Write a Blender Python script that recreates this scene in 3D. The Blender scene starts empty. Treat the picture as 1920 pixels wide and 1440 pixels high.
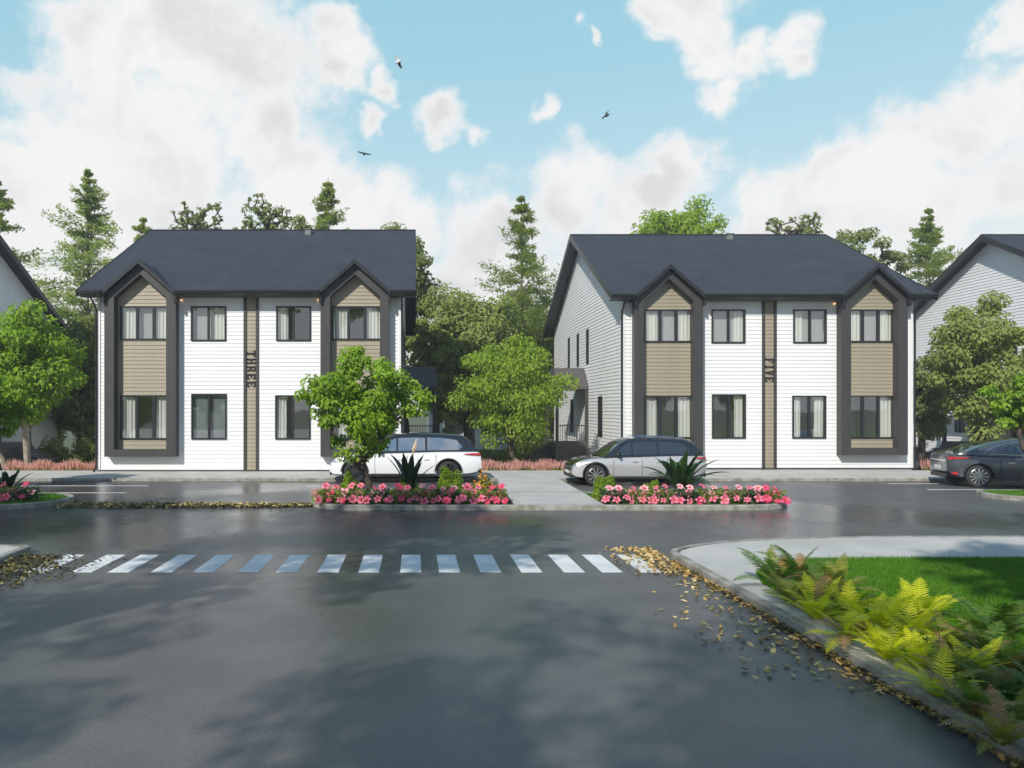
import bpy, math, random
import numpy as np
from mathutils import Vector, Matrix
R = math.radians
SC = bpy.context.scene
COL = SC.collection
# ------------------------------------------------------------------ camera
F = 1374.0; VX = 778.0; VY = 767.0; CH = 2.65      # photograph pixels (1920 wide), eye height
cam = bpy.data.cameras.new('camera'); cam_o = bpy.data.objects.new('camera', cam); COL.objects.link(cam_o)
cam_o.location = (0, 0, CH); cam_o.rotation_euler = (R(90), 0, 0)
cam.sensor_width = 36; cam.lens = F/1920*36
cam.shift_x = (960-VX)/1920; cam.shift_y = (VY-720)/1920
cam.clip_end = 2000; cam.clip_start = 0.05
SC.camera = cam_o
SUN = Vector((0.60, 1.0, -0.90)).normalized()        # the way the light travels
def PX(px, Y): return (px-VX)/F*Y
def PZ(py, Y): return CH-(py-VY)/F*Y
def GY(py, z=0.0): return (CH-z)*F/(py-VY)
def G(px, py, z=0.0):
    Y = GY(py, z); return (PX(px, Y), Y, z)
# ------------------------------------------------------------------ world
w = bpy.data.worlds.new('World'); SC.world = w; w.use_nodes = True
nt = w.node_tree; nt.nodes.clear()
def N(nt, t, **k):
    n = nt.nodes.new(t)
    for a, b in k.items(): setattr(n, a, b)
    return n
def math_(nt, op, a, b=None, clamp=False, c=None):
    n = N(nt, 'ShaderNodeMath', operation=op, use_clamp=clamp)
    for i, v in enumerate((a, b, c)):
        if v is None: continue
        if isinstance(v, (int, float)): n.inputs[i].default_value = v
        else: nt.links.new(v, n.inputs[i])
    return n.outputs[0]
def mixc(nt, fac, a, b, blend='MIX'):
    n = N(nt, 'ShaderNodeMix', data_type='RGBA', blend_type=blend)
    for i, v in ((0, fac), (6, a), (7, b)):
        if isinstance(v, (int, float)): n.inputs[i].default_value = v
        elif isinstance(v, tuple): n.inputs[i].default_value = (*v, 1) if len(v) == 3 else v
        else: nt.links.new(v, n.inputs[i])
    return n.outputs[2]
def smooth(nt, v, lo, hi):
    n = N(nt, 'ShaderNodeMapRange', interpolation_type='SMOOTHSTEP')
    nt.links.new(v, n.inputs[0]); n.inputs[1].default_value = lo; n.inputs[2].default_value = hi
    return n.outputs[0]
sky = N(nt, 'ShaderNodeTexSky', sky_type='NISHITA', sun_disc=False)
sd = -SUN
sky.sun_elevation = math.asin(sd.z); sky.sun_rotation = math.atan2(sd.x, sd.y)
sky.air_density = 1.0; sky.dust_density = 0.6; sky.ozone_density = 1.6
tc = N(nt, 'ShaderNodeTexCoord'); nrm = N(nt, 'ShaderNodeVectorMath', operation='NORMALIZE')
nt.links.new(tc.outputs['Generated'], nrm.inputs[0])
D = nrm.outputs[0]
sep = N(nt, 'ShaderNodeSeparateXYZ'); nt.links.new(D, sep.inputs[0])
blobs = [(200,110,150),(330,60,160),(470,110,170),(590,110,95),(500,240,160),(110,270,150),(290,300,190),(20,230,110),(610,50,80),
 (80,400,190),(300,420,200),(540,360,130),(620,400,120),(760,410,100),(900,420,120),(1080,370,100),(1255,340,90),(1180,430,130),
 (1400,400,75),(1500,400,120),(1560,320,70),(1640,370,110),(1720,280,100),(1840,250,120),(1920,210,90),(1770,420,150),(1960,380,180),
 (1290,0,105),(1330,80,80),(1405,115,70),(1470,105,62),(1345,165,52),(1235,25,50),(1210,80,22),(840,205,56),(850,240,36),(908,243,36),(1890,60,66),(1015,207,30),(1115,70,20),(0,480,160),(700,150,35),(690,230,35)]
def warp(vec, scale, amt, detail):
    n = N(nt, 'ShaderNodeTexNoise'); n.inputs['Scale'].default_value = scale; n.inputs['Detail'].default_value = detail; n.inputs['Roughness'].default_value = 0.6
    nt.links.new(D, n.inputs['Vector'])
    a = N(nt, 'ShaderNodeVectorMath', operation='SUBTRACT'); nt.links.new(n.outputs['Color'], a.inputs[0]); a.inputs[1].default_value = (0.5, 0.5, 0.5)
    b = N(nt, 'ShaderNodeVectorMath', operation='MULTIPLY_ADD'); nt.links.new(a.outputs[0], b.inputs[0]); b.inputs[1].default_value = (amt,)*3; nt.links.new(vec, b.inputs[2])
    return b.outputs[0]
DW = warp(warp(D, 4.5, 0.15, 4), 17.0, 0.085, 8)
acc = None
for px, py, r in blobs:
    c = Vector((px-VX, F, VY-py)).normalized()
    rr = r/math.hypot(F, math.hypot(px-VX, VY-py))
    dn = N(nt, 'ShaderNodeVectorMath', operation='DISTANCE'); nt.links.new(DW, dn.inputs[0]); dn.inputs[1].default_value = c
    v = math_(nt, 'MULTIPLY_ADD', dn.outputs['Value'], -1.0/rr, c=1.0)
    v = math_(nt, 'MAXIMUM', v, -1.0)
    v = math_(nt, 'MULTIPLY', v, min(1.0, 0.55+r/160))
    acc = v if acc is None else math_(nt, 'SMOOTH_MAX', acc, v, c=0.12)
def noise(nt, vec, scale, detail=5, rough=0.55, dist=0.0, out='Fac'):
    n = N(nt, 'ShaderNodeTexNoise'); n.inputs['Scale'].default_value = scale; n.inputs['Detail'].default_value = detail
    n.inputs['Roughness'].default_value = rough; n.inputs['Distortion'].default_value = dist
    if vec is not None: nt.links.new(vec, n.inputs['Vector'])
    return n.outputs[out]
n1 = noise(nt, D, 7.0, 9, 0.55, 0.25)
n2 = noise(nt, D, 2.6, 7, 0.55, 0.1)
# outside the view: free clouds over the rest of the dome
dotn = N(nt, 'ShaderNodeVectorMath', operation='DOT_PRODUCT'); nt.links.new(D, dotn.inputs[0])
dotn.inputs[1].default_value = Vector((PX(960, 1), 1, 0.25)).normalized()
outw = math_(nt, 'SUBTRACT', 1.0, smooth(nt, dotn.outputs['Value'], 0.60, 0.82))
free = math_(nt, 'MULTIPLY_ADD', n2, 3.6, c=-2.1)
acc = math_(nt, 'ADD', math_(nt, 'MULTIPLY', acc, math_(nt, 'SUBTRACT', 1.0, outw)), math_(nt, 'MULTIPLY', free, outw))
hor = math_(nt, 'SUBTRACT', 1.0, smooth(nt, sep.outputs[2], 0.13, 0.27))
acc = math_(nt, 'MAXIMUM', acc, math_(nt, 'MULTIPLY_ADD', hor, 1.4, c=-0.6))
dens = math_(nt, 'ADD', acc, math_(nt, 'MULTIPLY_ADD', n1, 1.7, c=-0.80))
dens = math_(nt, 'ADD', dens, math_(nt, 'MULTIPLY_ADD', noise(nt, D, 26.0, 9, 0.62, 0.4), 0.85, c=-0.42))
mask = smooth(nt, dens, -0.10, 0.58)
# cloud body tone: sunlit tops, greyer thick parts
n3 = noise(nt, D, 6.5, 9, 0.55, 0.35)
tone = math_(nt, 'MULTIPLY', smooth(nt, dens, 0.25, 0.9), smooth(nt, n3, 0.40, 0.60))
ccol = mixc(nt, tone, (9.45, 9.4, 9.3), (7.5, 7.55, 7.65))
blue = mixc(nt, 0.80, mixc(nt, 1.0, sky.outputs[0], (1.3, 1.4, 1.2), 'MULTIPLY'), (3.8, 7.2, 8.6))
hz = math_(nt, 'SUBTRACT', 1.0, smooth(nt, sep.outputs[2], 0.15, 0.50))
blue = mixc(nt, math_(nt, 'MULTIPLY', hz, 0.70), blue, (6.9, 8.3, 8.9))
blue = mixc(nt, math_(nt, 'MULTIPLY', outw, 0.75), blue, (1.9, 3.5, 6.4))
high = smooth(nt, sep.outputs[2], 0.50, 0.95)
blue = mixc(nt, math_(nt, 'MULTIPLY', high, 0.7), blue, (1.0, 2.3, 4.4))
ccol = mixc(nt, math_(nt, 'MAXIMUM', math_(nt, 'MULTIPLY', high, 0.8), math_(nt, 'MULTIPLY', outw, 0.35)), ccol, (4.9, 5.4, 6.3))
col = mixc(nt, mask, blue, ccol)
below = smooth(nt, sep.outputs[2], -0.04, 0.0)
col = mixc(nt, below, (1.4, 1.5, 1.4), col)
bg = N(nt, 'ShaderNodeBackground'); nt.links.new(col, bg.inputs[0]); bg.inputs[1].default_value = 0.10
wo = N(nt, 'ShaderNodeOutputWorld'); nt.links.new(bg.outputs[0], wo.inputs[0])
# ------------------------------------------------------------------ sun, exposure
sl = bpy.data.lights.new('sun', 'SUN'); sl.energy = 4.6; sl.angle = R(0.53); sl.color = (1, 0.955, 0.88)
so = bpy.data.objects.new('sun', sl); COL.objects.link(so); so.rotation_euler = SUN.to_track_quat('-Z', 'Y').to_euler()
SC.view_settings.view_transform = 'Standard'; SC.view_settings.look = 'None'
SC.view_settings.exposure = 0.0; SC.view_settings.gamma = 1.0; SC.view_settings.use_curve_mapping = False
SC.render.engine = 'CYCLES'
SC.cycles.use_denoising = True; SC.cycles.max_bounces = 7; SC.cycles.transparent_max_bounces = 10
SC.cycles.sample_clamp_indirect = 4.0
# ------------------------------------------------------------------ materials
def mat(name, col, rough=0.6, metal=0.0, spec=0.5, var=0.0, vscale=3.0, bump=0.0, bscale=40.0, col2=None, coat=0.0, island=False, trans=0.0, bstretch=None):
    m = bpy.data.materials.new(name); m.use_nodes = True; t = m.node_tree
    p = t.nodes['Principled BSDF']; out = t.nodes['Material Output']
    p.inputs['Base Color'].default_value = (*col, 1); p.inputs['Roughness'].default_value = rough
    p.inputs['Metallic'].default_value = metal; p.inputs['Specular IOR Level'].default_value = spec
    p.inputs['Coat Weight'].default_value = coat
    co = N(t, 'ShaderNodeTexCoord').outputs['Object']
    bc = None
    if var or col2:
        c2 = col2 or tuple(max(0, x*(1-var)) for x in col)
        nz = noise(t, co, vscale, 6, 0.6)
        f = smooth(t, nz, 0.35, 0.65)
        if island:
            gi = N(t, 'ShaderNodeNewGeometry').outputs['Random Per Island']
            f = math_(t, 'MULTIPLY_ADD', gi, 0.75, c=0.0)
            f = math_(t, 'ADD', f, math_(t, 'MULTIPLY', smooth(t, nz, 0.35, 0.65), 0.25))
        bc = mixc(t, f, col, c2)
        t.links.new(bc, p.inputs['Base Color'])
    if bump:
        v = co
        if bstretch:
            mp = N(t, 'ShaderNodeMapping'); mp.inputs['Scale'].default_value = bstretch; t.links.new(co, mp.inputs[0]); v = mp.outputs[0]
        b = N(t, 'ShaderNodeBump'); b.inputs['Strength'].default_value = bump; b.inputs['Distance'].default_value = 0.02
        t.links.new(noise(t, v, bscale, 5, 0.6), b.inputs['Height']); t.links.new(b.outputs[0], p.inputs['Normal'])
    if trans:
        tr = N(t, 'ShaderNodeBsdfTranslucent'); mx = N(t, 'ShaderNodeMixShader'); mx.inputs[0].default_value = trans
        if bc: 
            t.links.new(mixc(t, 1.0, bc, (1.4, 1.4, 0.6), 'MULTIPLY'), tr.inputs[0])
        else: tr.inputs[0].default_value = (col[0]*1.3, col[1]*1.35, col[2]*0.7, 1)
        t.links.new(p.outputs[0], mx.inputs[1]); t.links.new(tr.outputs[0], mx.inputs[2]); t.links.new(mx.outputs[0], out.inputs[0])
    return m
def leafmat(name, a, b, trans=0.35, rough=0.45):
    return mat(name, a, rough, col2=b, vscale=0.6, island=True, trans=trans, spec=0.35)
M = {}
M['white_siding'] = mat('white_siding', (0.80, 0.80, 0.79), 0.45, var=0.05, vscale=1.2, bump=0.08, bscale=30, bstretch=(1, 1, 8))
M['tan_siding'] = mat('tan_siding', (0.345, 0.30, 0.215), 0.5, var=0.12, vscale=2.5, bump=0.08, bscale=30, bstretch=(1, 1, 8))
M['trim'] = mat('dark_trim', (0.050, 0.047, 0.045), 0.5, var=0.15, vscale=2)
M['black'] = mat('black_frame', (0.018, 0.019, 0.021), 0.4)
M['gutter'] = mat('gutter_metal', (0.019, 0.020, 0.023), 0.38, var=0.2)
M['soffit'] = mat('soffit', (0.07, 0.068, 0.066), 0.6)
M['concrete'] = mat('concrete', (0.49, 0.475, 0.435), 0.8, col2=(0.41, 0.40, 0.37), vscale=0.9, bump=0.25, bscale=60)
M['kerb'] = mat('kerb_concrete', (0.36, 0.345, 0.31), 0.85, col2=(0.20, 0.195, 0.15), vscale=3.5, bump=0.5, bscale=40)
M['foundation'] = mat('foundation', (0.42, 0.42, 0.41), 0.8, var=0.15, bump=0.2)
M['deck'] = mat('deck', (0.12, 0.11, 0.105), 0.7, var=0.3, vscale=2)
M['room'] = mat('room_wall', (0.72, 0.71, 0.67), 0.8, var=0.05)
M['floor'] = mat('room_floor', (0.25, 0.18, 0.12), 0.6, var=0.2)
M['curtain'] = mat('curtain', (0.86, 0.85, 0.83), 0.85, trans=0.3)
M['sheer'] = mat('sheer', (0.62, 0.63, 0.62), 0.9, trans=0.4)  # sheer cloth, also the pale tone imitating sky reflection in upper panes
M['blind'] = mat('blind', (0.16, 0.19, 0.19), 0.8, var=0.1)
M['soil'] = mat('soil', (0.05, 0.035, 0.022), 0.95, var=0.4, vscale=6, bump=0.8, bscale=25)
M['terrain'] = mat('terrain', (0.06, 0.09, 0.03), 0.95, col2=(0.10, 0.09, 0.05), vscale=0.3, bump=0.8, bscale=8)
M['turf'] = mat('turf', (0.035, 0.10, 0.012), 0.9, col2=(0.05, 0.14, 0.02), vscale=1.5, bump=0.6, bscale=60)
M['bark'] = mat('bark', (0.11, 0.085, 0.065), 0.9, col2=(0.05, 0.04, 0.032), vscale=5, bump=0.8, bscale=25, bstretch=(1, 1, .25))
M['bark_mid'] = mat('bark_mid', (0.22, 0.175, 0.13), 0.9, col2=(0.12, 0.095, 0.07), vscale=5)
M['bark_pale'] = mat('bark_pale', (0.42, 0.37, 0.29), 0.85, col2=(0.22, 0.18, 0.13), vscale=4, bump=0.5, bscale=20, bstretch=(1, 1, .25))
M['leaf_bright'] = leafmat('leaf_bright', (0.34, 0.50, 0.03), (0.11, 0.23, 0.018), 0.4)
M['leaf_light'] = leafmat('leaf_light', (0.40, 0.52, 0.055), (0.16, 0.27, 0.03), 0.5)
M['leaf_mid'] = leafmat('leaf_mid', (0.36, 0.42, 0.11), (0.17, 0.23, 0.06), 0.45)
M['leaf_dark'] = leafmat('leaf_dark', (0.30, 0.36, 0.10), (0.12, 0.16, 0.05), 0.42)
M['needle'] = leafmat('needle', (0.38, 0.46, 0.12), (0.20, 0.28, 0.07), 0.5)
M['leaf_gloss'] = mat('leaf_gloss', (0.05, 0.12, 0.03), 0.3, col2=(0.02, 0.055, 0.016), vscale=3, trans=0.2)
M['leaf_deep'] = mat('leaf_deep', (0.02, 0.05, 0.02), 0.28, col2=(0.012, 0.03, 0.012), vscale=3, trans=0.1)
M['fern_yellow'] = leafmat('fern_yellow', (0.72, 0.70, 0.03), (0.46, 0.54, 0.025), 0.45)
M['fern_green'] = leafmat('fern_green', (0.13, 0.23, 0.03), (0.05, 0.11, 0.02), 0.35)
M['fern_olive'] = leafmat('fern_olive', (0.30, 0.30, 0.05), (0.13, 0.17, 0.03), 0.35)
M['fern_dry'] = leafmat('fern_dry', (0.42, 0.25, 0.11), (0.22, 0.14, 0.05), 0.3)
M['grass'] = leafmat('grass', (0.13, 0.30, 0.015), (0.06, 0.17, 0.010), 0.35)
M['petal'] = leafmat('petal', (0.92, 0.30, 0.42), (0.86, 0.13, 0.27), 0.25)
M['petal_deep'] = leafmat('petal_deep', (0.85, 0.10, 0.25), (0.65, 0.04, 0.14), 0.25)
M['petal_pale'] = leafmat('petal_pale', (0.95, 0.56, 0.62), (0.92, 0.36, 0.46), 0.25)
M['throat'] = mat('throat', (0.55, 0.02, 0.06), 0.5)
M['stamen'] = mat('stamen', (0.85, 0.6, 0.2), 0.5)
M['orange'] = leafmat('orange_petal', (0.85, 0.45, 0.02), (0.75, 0.25, 0.01), 0.25)
M['bract'] = mat('bract', (0.75, 0.62, 0.45), 0.6, trans=0.3)
M['pinkgrass'] = leafmat('pink_grass', (0.76, 0.42, 0.42), (0.52, 0.30, 0.24), 0.3)
M['litter_tan'] = leafmat('litter_tan', (0.62, 0.42, 0.15), (0.38, 0.22, 0.07), 0.15)
M['litter_pale'] = leafmat('litter_pale', (0.75, 0.60, 0.30), (0.52, 0.36, 0.12), 0.15)
M['litter_dark'] = leafmat('litter_dark', (0.10, 0.085, 0.03), (0.045, 0.04, 0.02), 0.1)
M['litter_olive'] = leafmat('litter_olive', (0.30, 0.27, 0.09), (0.16, 0.13, 0.05), 0.15)
M['paint_white'] = mat('car_white', (0.82, 0.82, 0.82), 0.25, coat=1.0)
M['paint_silver'] = mat('car_silver', (0.54, 0.54, 0.535), 0.3, metal=0.35, coat=1.0)
M['paint_dark'] = mat('car_dark', (0.055, 0.065, 0.075), 0.3, metal=0.3, coat=1.0)
M['tyre'] = mat('tyre', (0.022, 0.022, 0.023), 0.75, bump=0.3)
M['alloy'] = mat('alloy', (0.55, 0.55, 0.54), 0.3, metal=0.8)
M['rim_dark'] = mat('rim_dark', (0.06, 0.06, 0.065), 0.35, metal=0.5)
M['chrome'] = mat('chrome', (0.75, 0.75, 0.76), 0.15, metal=1.0)
M['cladding'] = mat('cladding', (0.02, 0.021, 0.023), 0.5)
M['headlight'] = mat('headlight', (0.5, 0.52, 0.55), 0.1, metal=0.6, coat=1)
M['taillight'] = mat('taillight', (0.45, 0.02, 0.025), 0.15, coat=1)
M['plate'] = mat('plate', (0.75, 0.75, 0.73), 0.4)
M['roof_black'] = mat('car_roof_black', (0.012, 0.013, 0.016), 0.18, coat=1)
M['feather'] = mat('feather', (0.05, 0.05, 0.05), 0.7)
M['feather_white'] = mat('feather_white', (0.75, 0.75, 0.75), 0.7)
M['box_grey'] = mat('box_grey', (0.16, 0.17, 0.17), 0.6)
def glassmat(name, tint, base, refl, dark=None):
    m = bpy.data.materials.new(name); m.use_nodes = True; t = m.node_tree; t.nodes.clear()
    out = N(t, 'ShaderNodeOutputMaterial'); gl = N(t, 'ShaderNodeBsdfGlossy'); gl.inputs['Roughness'].default_value = 0.01
    gl.inputs[0].default_value = (*refl, 1)
    tr = N(t, 'ShaderNodeBsdfTransparent'); tr.inputs[0].default_value = (*tint, 1)
    ge = N(t, 'ShaderNodeNewGeometry'); dp = N(t, 'ShaderNodeVectorMath', operation='DOT_PRODUCT')
    t.links.new(ge.outputs['Normal'], dp.inputs[0]); t.links.new(ge.outputs['Incoming'], dp.inputs[1])
    f = math_(t, 'POWER', math_(t, 'SUBTRACT', 1.0, math_(t, 'ABSOLUTE', dp.outputs['Value'])), 5.0)
    f = math_(t, 'MULTIPLY_ADD', f, 0.9, c=0.04+base, clamp=True)
    co = N(t, 'ShaderNodeTexCoord').outputs['Object']
    b = N(t, 'ShaderNodeBump'); b.inputs['Strength'].default_value = 0.06; b.inputs['Distance'].default_value = 0.02
    t.links.new(noise(t, co, 1.3, 2, 0.5), b.inputs['Height']); t.links.new(b.outputs[0], gl.inputs['Normal'])
    mx = N(t, 'ShaderNodeMixShader'); t.links.new(f, mx.inputs[0]); t.links.new(tr.outputs[0], mx.inputs[1]); t.links.new(gl.outputs[0], mx.inputs[2])
    t.links.new(mx.outputs[0], out.inputs[0]); return m
M['glass'] = glassmat('window_glass', (0.97, 0.98, 0.97), 0.07, (0.95, 0.97, 1.0))
M['bright_glass'] = glassmat('bright_car_glass', (0.3, 0.36, 0.38), 0.5, (0.95, 0.98, 1.0))
M['car_glass'] = glassmat('car_glass', (0.28, 0.34, 0.36), 0.10, (0.95, 0.98, 1.0))
def shingle():
    m = mat('roof_shingle', (0.062, 0.069, 0.082), 0.85, spec=0.25); t = m.node_tree; p = t.nodes['Principled BSDF']
    co = N(t, 'ShaderNodeTexCoord').outputs['UV']
    br = N(t, 'ShaderNodeTexBrick'); t.links.new(co, br.inputs[0]); br.inputs['Scale'].default_value = 1.0
    br.inputs['Brick Width'].default_value = 0.33; br.inputs['Row Height'].default_value = 0.145; br.inputs['Mortar Size'].default_value = 0.006
    br.inputs['Color1'].default_value = (0.043, 0.052, 0.064, 1); br.inputs['Color2'].default_value = (0.033, 0.040, 0.050, 1); br.inputs['Mortar'].default_value = (0.02, 0.023, 0.03, 1)
    br.inputs['Bias'].default_value = -0.2
    f = smooth(t, noise(t, co, 0.7, 7, 0.65, 0.5), 0.3, 0.7)
    c = mixc(t, 1.0, br.outputs[0], mixc(t, f, (0.86, 0.87, 0.88), (1.12, 1.1, 1.1)), 'MULTIPLY')
    t.links.new(c, p.inputs['Base Color'])
    b = N(t, 'ShaderNodeBump'); b.inputs['Strength'].default_value = 0.6; b.inputs['Distance'].default_value = 0.012; b.invert = True
    t.links.new(br.outputs['Fac'], b.inputs['Height'])
    b2 = N(t, 'ShaderNodeBump'); b2.inputs['Strength'].default_value = 0.4; b2.inputs['Distance'].default_value = 0.01
    t.links.new(noise(t, co, 60, 3), b2.inputs['Height']); t.links.new(b.outputs[0], b2.inputs['Normal']); t.links.new(b2.outputs[0], p.inputs['Normal'])
    return m
M['shingle'] = shingle()
def asphalt():
    m = mat('asphalt', (0.08, 0.08, 0.082), 0.6); t = m.node_tree; p = t.nodes['Principled BSDF']
    co = N(t, 'ShaderNodeTexCoord').outputs['Object']
    big = noise(t, co, 0.16, 5, 0.5, 0.4); mid = noise(t, co, 0.9, 6, 0.6); fine = noise(t, co, 90, 3, 0.7); grit = noise(t, co, 30, 5, 0.8)
    wet = smooth(t, big, 0.44, 0.60)
    c = mixc(t, smooth(t, mid, 0.3, 0.7), (0.135, 0.130, 0.124), (0.096, 0.094, 0.093))
    c = mixc(t, math_(t, 'MULTIPLY', wet, 0.65), c, (0.032, 0.036, 0.042))
    c = mixc(t, math_(t, 'MULTIPLY', smooth(t, grit, 0.42, 0.62), 0.5), c, (0.045, 0.045, 0.046))
    c = mixc(t, smooth(t, fine, 0.58, 0.72), c, (0.19, 0.185, 0.18))
    c = mixc(t, math_(t, 'MULTIPLY', smooth(t, fine, 0.42, 0.28), 0.6), c, (0.025, 0.025, 0.027))
    t.links.new(c, p.inputs['Base Color'])
    rg = math_(t, 'SUBTRACT', 0.40, math_(t, 'MULTIPLY', wet, 0.17))
    rg = math_(t, 'ADD', rg, math_(t, 'MULTIPLY_ADD', mid, 0.10, c=-0.05))
    t.links.new(rg, p.inputs['Roughness']); p.inputs['Specular IOR Level'].default_value = 0.5
    b = N(t, 'ShaderNodeBump'); b.inputs['Distance'].default_value = 0.006
    b.inputs['Strength'].default_value = 0.16
    t.links.new(math_(t, 'ADD', fine, grit), b.inputs['Height']); t.links.new(b.outputs[0], p.inputs['Normal'])
    return m
M['asphalt'] = asphalt()
def paint():
    m = mat('road_paint', (0.72, 0.72, 0.70), 0.55); t = m.node_tree; p = t.nodes['Principled BSDF']
    co = N(t, 'ShaderNodeTexCoord').outputs['Object']
    f = smooth(t, noise(t, co, 4, 8, 0.75), 0.60, 0.74)
    t.links.new(mixc(t, math_(t, 'MULTIPLY', f, 0.75), mixc(t, smooth(t, noise(t, co, 1.2, 3), 0.3, 0.7), (0.74, 0.74, 0.72), (0.6, 0.6, 0.59)), (0.12, 0.12, 0.12)), p.inputs['Base Color'])
    return m
M['paint'] = paint()
# ------------------------------------------------------------------ mesh helpers
class MB:
    def __init__(s): s.v = []; s.f = []; s.m = []
    def poly(s, pts, mi=0):
        n = len(s.v); s.v += [tuple(p) for p in pts]; s.f.append(tuple(range(n, n+len(pts)))); s.m.append(mi)
    def box(s, x0, x1, y0, y1, z0, z1, mi=0):
        n = len(s.v)
        s.v += [(x0,y0,z0),(x1,y0,z0),(x1,y1,z0),(x0,y1,z0),(x0,y0,z1),(x1,y0,z1),(x1,y1,z1),(x0,y1,z1)]
        for f in ((0,3,2,1),(4,5,6,7),(0,1,5,4),(1,2,6,5),(2,3,7,6),(3,0,4,7)):
            s.f.append(tuple(n+i for i in f)); s.m.append(mi)
    def prism(s, pts, ext, mi=0, mtop=None):
        """pts: 3D loop; ext: vector"""
        n = len(s.v); k = len(pts); e = Vector(ext)
        s.v += [tuple(p) for p in pts] + [tuple(Vector(p)+e) for p in pts]
        s.f.append(tuple(n+i for i in range(k))[::-1]); s.m.append(mi if mtop is None else mtop)
        s.f.append(tuple(n+k+i for i in range(k))); s.m.append(mi)
        for i in range(k):
            j = (i+1) % k; s.f.append((n+i, n+j, n+k+j, n+k+i)); s.m.append(mi)
    def tube(s, pts, rad, sides=8, mi=0):
        pts = [Vector(p) for p in pts]; n0 = len(s.v)
        rs = rad if isinstance(rad, (list, tuple)) else [rad]*len(pts)
        up = Vector((0, 0, 1))
        for i, p in enumerate(pts):
            d = (pts[min(i+1, len(pts)-1)]-pts[max(i-1, 0)]).normalized()
            a = d.cross(up if abs(d.z) < 0.9 else Vector((1, 0, 0))).normalized(); b = d.cross(a)
            for k in range(sides):
                t = 2*math.pi*k/sides; s.v.append(tuple(p+(a*math.cos(t)+b*math.sin(t))*rs[i]))
        for i in range(len(pts)-1):
            for k in range(sides):
                k2 = (k+1) % sides
                s.f.append((n0+i*sides+k, n0+i*sides+k2, n0+(i+1)*sides+k2, n0+(i+1)*sides+k)); s.m.append(mi)
        s.f.append(tuple(n0+k for k in range(sides))); s.m.append(mi)
        e = n0+(len(pts)-1)*sides; s.f.append(tuple(e+k for k in range(sides))[::-1]); s.m.append(mi)
    def mesh(s, name, mats, smooth_=False, fix=True):
        me = bpy.data.meshes.new(name); me.from_pydata(s.v, [], s.f)
        for m in (mats if isinstance(mats, (list, tuple)) else [mats]): me.materials.append(m)
        if any(s.m): me.polygons.foreach_set('material_index', s.m)
        if fix:
            import bmesh
            bm = bmesh.new(); bm.from_mesh(me); bmesh.ops.recalc_face_normals(bm, faces=bm.faces); bm.to_mesh(me); bm.free()
        if smooth_:
            me.polygons.foreach_set('use_smooth', [True]*len(me.polygons))
            try: me.set_sharp_from_angle(angle=R(smooth_ if smooth_ is not True else 40))
            except Exception: pass
        me.update(); return me
    def build(s, name, mats, parent=None, smooth_=False, fix=True):
        return obj(name, s.mesh(name, mats, smooth_, fix), parent)
def obj(name, me, parent=None, loc=None, rz=None, scale=None):
    o = bpy.data.objects.new(name, me); COL.objects.link(o)
    if parent: o.parent = parent
    if loc is not None: o.location = loc
    if rz is not None: o.rotation_euler = (0, 0, rz)
    if scale is not None: o.scale = scale
    return o
def tag(o, label=None, cat=None, group=None, kind=None):
    if label: o['label'] = label
    if cat: o['category'] = cat
    if group: o['group'] = group
    if kind: o['kind'] = kind
    return o
def thing(name, label, cat, loc=(0, 0, 0), rz=0, group=None):
    return tag(obj(name, None, None, loc, rz), label, cat, group)
def npmesh(name, V, Fq, mats, mi=None):
    me = bpy.data.meshes.new(name); V = np.ascontiguousarray(V, dtype=np.float32); Fq = np.ascontiguousarray(Fq, dtype=np.int32)
    k = Fq.shape[1]; me.vertices.add(len(V)); me.vertices.foreach_set('co', V.ravel())
    me.loops.add(Fq.size); me.loops.foreach_set('vertex_index', Fq.ravel())
    me.polygons.add(len(Fq)); me.polygons.foreach_set('loop_start', np.arange(0, Fq.size, k, dtype=np.int32))
    for m in (mats if isinstance(mats, (list, tuple)) else [mats]): me.materials.append(m)
    if mi is not None: me.polygons.foreach_set('material_index', np.asarray(mi, dtype=np.int32))
    me.update(calc_edges=True); return me
def unit(a): return a/np.maximum(np.linalg.norm(a, axis=-1, keepdims=True), 1e-9)
def leaf_quads(P, size, nrm, rng, aspect=0.5, axis=None, fold=0.18):
    """diamond leaves folded along the rib: 4 verts, two triangles sharing the rib"""
    n = len(P); nrm = unit(nrm)
    a = rng.normal(size=(n, 3)) if axis is None else axis
    a = unit(a-nrm*np.sum(a*nrm, 1, keepdims=True)); b = np.cross(nrm, a)
    s = (np.asarray(size)*np.ones(n))[:, None]
    base = P-a*s*0.5; tip = P+a*s*0.5-nrm*s*0.12
    l = P-a*s*0.04+b*s*aspect*0.5+nrm*s*fold; r = P-a*s*0.04-b*s*aspect*0.5+nrm*s*fold
    V = np.stack([base, r, tip, l], 1).reshape(-1, 3)
    i = np.arange(n)*4
    Fq = np.concatenate([np.stack([i, i+1, i+2], 1), np.stack([i, i+2, i+3], 1)])
    return V, Fq
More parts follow.
